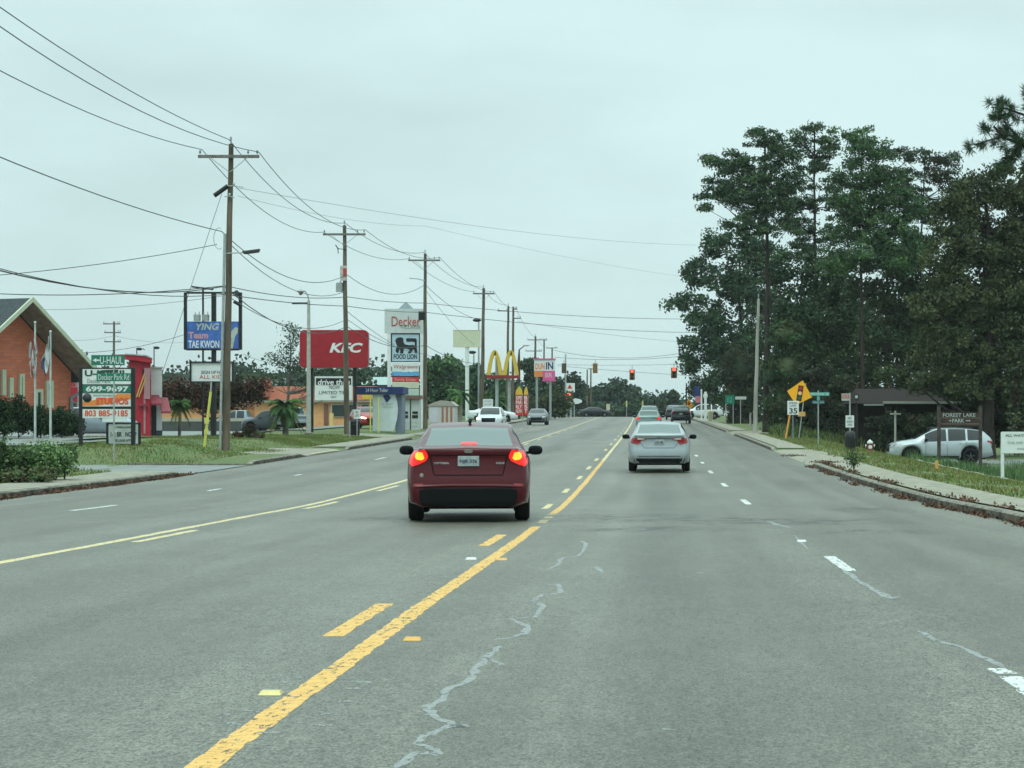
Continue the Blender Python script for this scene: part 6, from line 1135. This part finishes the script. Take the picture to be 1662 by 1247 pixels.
# ---------------------------------------------------------------- buildings
def brickmat(name, c1, c2, mo, sc=1.0):
    m = bpy.data.materials.new(name); m.use_nodes = True; t = m.node_tree; b = t.nodes['Principled BSDF']; N = t.nodes.new; L = t.links.new
    tc = N('ShaderNodeTexCoord'); mp = N('ShaderNodeMapping'); mp.inputs['Rotation'].default_value = (math.pi/2, 0, 0); L(tc.outputs['Object'], mp.inputs[0]); br = N('ShaderNodeTexBrick')
    for k, v in (('Scale', sc), ('Mortar Size', .014), ('Brick Width', .42), ('Row Height', .14), ('Bias', 0)): br.inputs[k].default_value = v
    br.inputs['Color1'].default_value = (*c1, 1); br.inputs['Color2'].default_value = (*c2, 1); br.inputs['Mortar'].default_value = (*mo, 1); L(mp.outputs[0], br.inputs[0]); L(br.outputs[0], b.inputs['Base Color']); b.inputs['Roughness'].default_value = .85; return m
BRICK = brickmat('orange_brick', (.62,.17,.09), (.5,.125,.07), (.36,.16,.11)); ROOFG = mat('grey_shingles', (.055,.065,.07), .9, var=.3, scale=9, stretch=(1,1,2)); FASC = sm('cream_trim', (.48,.52,.38)); SOFF = sm('brown_soffit', (.24,.2,.165), .9, .2); WIN = mat('window_glass', (.03,.05,.045), .12, var=0, ior=1.6)
# brick building with a deep prow gable; local x runs along the gable, y goes into the building
A = (-28.6, 95.0); gb = 1.55; ang = math.atan2(.92, .39)
t = thing('brick_building', 'orange brick building with a deep overhanging gable roof at the left edge', 'building', (A[0], A[1], gb), ang)
hz_ = CAMZ+5.62-gb; ev = CAMZ+2.05-gb; Wd = 5.2; D = 16.0
# slopes: ridge at x=0, eaves at +-Wd
def sl(x): return hz_-(hz_-ev)*abs(x)/Wd
wy = 1.25
mb = MB()
mb.prism([(-4.3,-.4),(4.3,-.4),(4.3,sl(4.3)-.3),(0,hz_-.3),(-4.3,sl(4.3)-.3)], wy, D); mb.build('wall', [BRICK], t)
for s in (-1, 1):
    mb = MB(); q = [(0,0,hz_),(s*Wd,0,ev),(s*Wd,D+.5,ev),(0,D+.5,hz_)]; q2 = [(x, y, z-.16) for x, y, z in q]
    f = [(0,1,2,3),(7,6,5,4),(1,5,6,2),(2,6,7,3)]; f = f if s < 0 else [g[::-1] for g in f]; mb.add(q+q2, f); mb.build('roof', [ROOFG], t)
    mb = MB(); q = [(0,.02,hz_-.165),(s*Wd,.02,ev-.165),(s*Wd,wy,ev-.165),(0,wy,hz_-.165)]; mb.add(q+[(x,y,z-.05) for x,y,z in q], [(0,1,2,3),(7,6,5,4),(0,4,5,1)]); mb.build('soffit', [SOFF], t)
    mb = MB(); mb.prism([(0,hz_+.05),(0,hz_-.18),(s*(Wd+.05),ev-.18),(s*(Wd+.05),ev+.05)], -.09, -.003); mb.build('rake_board', [FASC], t)
def onwall(px, py):                    # photograph pixel to the gable wall plane, in local x,z
    c_, s_ = math.cos(ang), math.sin(ang); nx, ny = -s_, c_; ox, oy = A[0]+nx*wy, A[1]+ny*wy
    dx, dy, dz = (px-CX)/FPX, 1.0, (CY-py)/FPX; k = (ox*nx+oy*ny)/(dx*nx+dy*ny); X, Y, Z = dx*k, k, CAMZ+dz*k
    return (X-A[0])*c_+(Y-A[1])*s_, Z-gb
for x0, x1, y0, y1 in ((1,7,600,642),(13,19,613,646),(29,37,607,650),(55,67,632,664),(73,84,618,662)):
    ax0, z1 = onwall(x0, y0); ax1, z0 = onwall(x1, y1); ax0, ax1 = sorted((ax0, ax1)); ax1 = min(ax1, 4.25)
    mb = MB()
    for q in ((ax0,ax0+.14,z0,z1),(ax1-.14,ax1,z0,z1),(ax0+.14,ax1-.14,z1-.14,z1),(ax0+.14,ax1-.14,z0,z0+.12)): mb.box(q[0], q[1], wy-.12, wy-.002, q[2], q[3])
    f = mb.build('window', [FASC], t); mb = MB(); mb.box(ax0+.14, ax1-.14, wy-.05, wy-.004, z0+.12, z1-.14); mb.build('pane', [WIN], f)
mb = MB(); mb.tube([(4.2,wy-.1,-.3),(4.2,wy-.1,ev-.9),(4.6,wy-.6,ev-.5)], .09, 0, 8); mb.build('downpipe', [sm('grey_pipe', (.2,.23,.25))], t)
# white restaurant with red tower
L = Loc(225, 112); t = thing('red_tower_restaurant', 'white restaurant with a curved red corner tower and red awnings behind the roadside signs', 'building', L.loc, .235)
RW = sm('restaurant_white', (.62,.66,.64)); RED = sm('tower_red', (.42,.015,.03), .45, .08); MAR = sm('maroon_awning', (.24,.03,.045))
def bx(nm, x0, x1, y0, y1, ya, yb, m, par=None, bev=0): mb = MB(); mb.box(L.x(x0), L.x(x1), ya, yb, L.z(y1), L.z(y0)); return mb.build(nm, [m], par or t, bevel=bev)
bx('wall', 84, 262, 613, 712, .6, 9, RW); bx('side_wall', 244.5, 262, 597, 712, .3, .596, RW); bx('parapet_cap', 243, 264, 595, 597, .2, 1.2, GRYB)
bx('red_tower', 210, 244, 583, 712, -.7, .59, RED, bev=.04)
mb = MB(); mb.prism([(L.x(188),L.z(577)),(L.x(188),L.z(580)),(L.x(205),L.z(584)),(L.x(246),L.z(590)),(L.x(246),L.z(583)),(L.x(238),L.z(578)),(L.x(215),L.z(576))], -1.0, .9); mb.build('curved_cornice', [RED], t)
mb = MB(); mb.prism([(L.x(205),L.z(575)),(L.x(238),L.z(577)),(L.x(247),L.z(582)),(L.x(247),L.z(583.2)),(L.x(236),L.z(579)),(L.x(205),L.z(577))], -1.05, .95); mb.build('cornice_cap', [GRYB], t)
bx('tower_recess', 231, 235, 600, 612, -.74, -.702, DARKM); bx('poster_panel', 234, 243, 598, 648, -.80, -.74, sm('rosy_panel', (.42,.22,.24))); bx('tower_opening', 233, 236, 640, 704, -.73, -.702, sm('rosy_panel', (.42,.22,.24)))
for o_ in (0, 3.5): mb = MB(); mb.add([(L.x(222+o_),-.78,L.z(645)),(L.x(223+o_),-.78,L.z(645)),(L.x(235+o_*.6),-.78,L.z(606+o_*2)),(L.x(234+o_*.6),-.78,L.z(606+o_*2))], [(0,1,2,3)]); mb.tube([(L.x(222+o_),-.78,L.z(645)),(L.x(235+o_*.6),-.78,L.z(606+o_*2))], .04, 0, 6); mb.build('gold_stripe', [sm('gold_stripe', (.6,.38,.12))], t)
bx('doorway', 245.5, 253, 655, 707, .22, .296, DARKM); bx('base_band', 253, 262.5, 699, 712, .2, .296, sm('slate_band', (.03,.05,.07)))
for x0, x1, y0, y1 in ((243,262,641,655),(258,276,645,668),(223,240,647,657)): mb = MB(); mb.add([(L.x(x0),.28,L.z(y0)),(L.x(x1-5),.28,L.z(y0)),(L.x(x1),-.9,L.z(y1)),(L.x(x0+2),-.9,L.z(y1)),(L.x(x0),.28,L.z(y0)-.06),(L.x(x1-5),.28,L.z(y0)-.06),(L.x(x1),-.9,L.z(y1)-.1),(L.x(x0+2),-.9,L.z(y1)-.1)], [(0,3,2,1),(4,5,6,7),(3,7,6,2),(0,4,7,3),(1,2,6,5)]); mb.build('awning', [MAR], t)
mb = MB(); mb.box(L.x(103), L.x(129), -.3, .59, L.z(652), L.z(629)); mb.build('red_awning', [RED], t); mb = MB(); mb.box(L.x(103), L.x(130), .2, .59, L.z(618), L.z(616)); mb.text('N', L.x(104), L.x(118), L.z(627), L.z(616), .18, 0, .06); mb.text('K', L.x(118), L.x(128), L.z(627), L.z(618), .17, 0, .06); mb.build('red_lettering', [RED], t)
bx('lower_window', 105, 128, 655, 672, .55, .596, sm('warm_window', (.2,.19,.15)))
for px, tp_, lb, dr_ in ((133,568,'small twin floodlight on the white restaurant roof left of the green blade sign',-1),(222,565,'small floodlight on the red tower roof',1),(250,563,'thin hooked light on the white restaurant roof edge',1)):
    L = Loc(px, 113.5, 3.6 if px < 200 else None); t = thing('roof_light', lb, 'floodlight', (L.X, 113.5, P(px, 614 if px == 133 else 582 if px == 222 else 597, 113.5).z)); b0 = t.location.z; zt = P(px, tp_, 113.5).z-b0; mb = MB(); mb.tube([(0,0,0),(0,0,zt),(dr_*.1,0,zt)], .03, 0, 6); mb.ell((dr_*.15,-.05,zt-.06), (.17,.12,.08), 0, 10, 6); mb.build('lamp', [DARKM], t)
# tan brown fascia building behind
L = Loc(430, 172); t = thing('orange_building', 'long orange walled building with clay red roof behind the palm and signs', 'building', L.loc)
ORW = sm('orange_stucco', (.72,.38,.17), .85, .08); CLAY = mat('clay_tiles', (.30,.095,.055), .85, var=.2, scale=7); L0 = L
def bx(nm, x0, x1, y0, y1, ya, yb, m, par=None, bev=0): mb = MB(); mb.box(L.x(x0), L.x(x1), ya, yb, L.z(y1), L.z(y0)); return mb.build(nm, [m], par or t, bevel=bev)
bx('wall', 413, 606, 653, 712, 0, 9, ORW); bx('cornice', 410, 610, 649.5, 653, -.5, 9.4, sm('cream_cornice', (.52,.5,.4)))
mb = MB(); mb.add([(L.x(405),-.6,L.z(650)),(L.x(612),-.6,L.z(650)),(L.x(600),3.5,L.z(626)),(L.x(432),3.5,L.z(626)),(L.x(405),9.6,L.z(650)),(L.x(612),9.6,L.z(650)),(L.x(600),5.5,L.z(626)),(L.x(432),5.5,L.z(626))], [(0,1,2,3),(5,4,7,6),(1,5,6,2),(4,0,3,7),(3,2,6,7)]); mb.build('roof', [CLAY], t)
mb = MB(); mb.prism([(L.x(418),L.z(645)),(L.x(437),L.z(645)),(L.x(427),L.z(612))], -.9, 3); mb.build('gable', [CLAY], t)
for x0, x1 in ((538,562),(566,582),(586,600)): f = bx('window', x0, x1, 656, 677, -.12, -.002, sm('window_frame_white', (.5,.52,.48))); bx('pane', x0+1.5, x1-1.5, 657.5, 676, -.15, -.122, WIN, f)
bx('door', 526, 533, 656, 690, -.1, -.002, sm('brown_door', (.2,.1,.06))); 
for x in (545, 592): mb = MB(); mb.tube([(L.x(x),-2.2,L.z(694)-.4),(L.x(x),-2.2,L.z(671))], .17, 0, 10); mb.build('bollard', [sm('bollard_yellow', (.7,.5,.2))], t)
bx('yellow_panel', 590, 606, 641, 648, -.75, -.6, YELS)
L = Loc(300, 178); t = thing('orange_building', 'low orange wing seen between the rusty tree and the red tower restaurant', 'building', L.loc)
bx('wall', 205, 408, 662, 712, 0, 8, ORW); bx('roof', 203, 410, 642, 662, -.4, 8.3, sm('dull_tan_roof', (.36,.2,.12)))
for x0, x1 in ((372,378),(384,390),(396,402)): bx('window_shutter', x0, x1, 668, 684, -.08, -.002, sm('blue_shutter', (.16,.26,.33)))
# low fence rail and dark hedge line before it
L = Loc(330, 165); t = thing('low_wall', 'low pale wall with a dark band running before the orange wing', 'wall', L.loc); bx('coping', 262, 425, 679, 684, -.15, .15, sm('coping_tan', (.38,.36,.28))); bx('wall_face', 262, 425, 684.2, 712, -.1, .1, sm('dark_wall', (.06,.065,.06)))
# dark box roofed block and green roofed building behind
L = Loc(280, 235); t = thing('flat_roofed_block', 'dark green flat topped block above the trees right of the white restaurant wall', 'building', L.loc); bx('wall', 262, 296, 612, 705, 0, 10, sm('olive_block', (.10,.12,.10))); bx('parapet', 261, 297, 607, 612, -.3, 10.3, sm('dark_green_parapet', (.035,.06,.045)))
L = Loc(600, 238); t = thing('green_roofed_building', 'dark red brick building with a pale green metal roof left of the shopping sign', 'building', L.loc); bx('wall', 540, 692, 625, 705, 0, 14, sm('dark_red_brick', (.17,.05,.045))); mb = MB(); mb.add([(L.x(538),-.5,L.z(625)),(L.x(694),-.5,L.z(625)),(L.x(690),7,L.z(610)),(L.x(545),7,L.z(610))], [(0,1,2,3)]); mb.add([(L.x(538),14.5,L.z(625)),(L.x(694),14.5,L.z(625)),(L.x(690),7,L.z(610)),(L.x(545),7,L.z(610))], [(3,2,1,0)]); mb.build('roof', [sm('pale_green_metal', (.28,.38,.35))], t)
L = Loc(415, 240); t = thing('pale_building', 'pale grey building peeking between the rusty tree and the loose pale tree', 'building', L.loc); bx('wall', 395, 460, 612, 700, 0, 10, sm('pale_wall', (.36,.42,.40))); bx('roof', 393, 462, 606, 612, -.4, 10.4, FAR[2])
L = Loc(690, 262); t = thing('pale_building', 'pale yellowish low building between the third pole and the striped shed', 'building', L.loc); bx('wall', 660, 725, 640, 700, 0, 10, sm('ochre_wall', (.35,.36,.24))); bx('roof', 658, 728, 622, 640, -.5, 10.5, sm('grey_green_roof', (.2,.27,.2)))
# park building under the trees
L = Loc(1460, 116); t = thing('park_building', 'low brown shingled building with a pale roof edge beneath the trees', 'building', L.loc)
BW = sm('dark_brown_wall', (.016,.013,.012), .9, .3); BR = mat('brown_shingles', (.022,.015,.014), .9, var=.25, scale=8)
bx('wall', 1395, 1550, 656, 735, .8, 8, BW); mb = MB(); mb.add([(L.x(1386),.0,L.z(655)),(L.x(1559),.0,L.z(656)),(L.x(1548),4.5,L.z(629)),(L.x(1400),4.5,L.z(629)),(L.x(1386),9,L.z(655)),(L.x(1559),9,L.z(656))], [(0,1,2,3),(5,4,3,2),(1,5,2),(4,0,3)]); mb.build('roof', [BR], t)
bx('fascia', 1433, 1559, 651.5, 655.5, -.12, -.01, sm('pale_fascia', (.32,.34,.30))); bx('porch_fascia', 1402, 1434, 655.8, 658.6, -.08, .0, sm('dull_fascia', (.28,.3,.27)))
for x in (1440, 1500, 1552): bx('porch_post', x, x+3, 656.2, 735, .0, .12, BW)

# ---------------------------------------------------------------- damp air between the camera and the far trees
mb = MB(); mb.box(-1600, 1600, -60, 3100, -8, 62)
m = bpy.data.materials.new('haze_air'); m.use_nodes = True; t_ = m.node_tree; t_.nodes.clear(); o_ = t_.nodes.new('ShaderNodeOutputMaterial'); v_ = t_.nodes.new('ShaderNodeVolumePrincipled')
v_.inputs['Color'].default_value = (.86, .93, .93, 1); v_.inputs['Density'].default_value = .00015; v_.inputs['Anisotropy'].default_value = .2; t_.links.new(v_.outputs[0], o_.inputs['Volume'])
mb.build('haze', [m], kind='stuff')
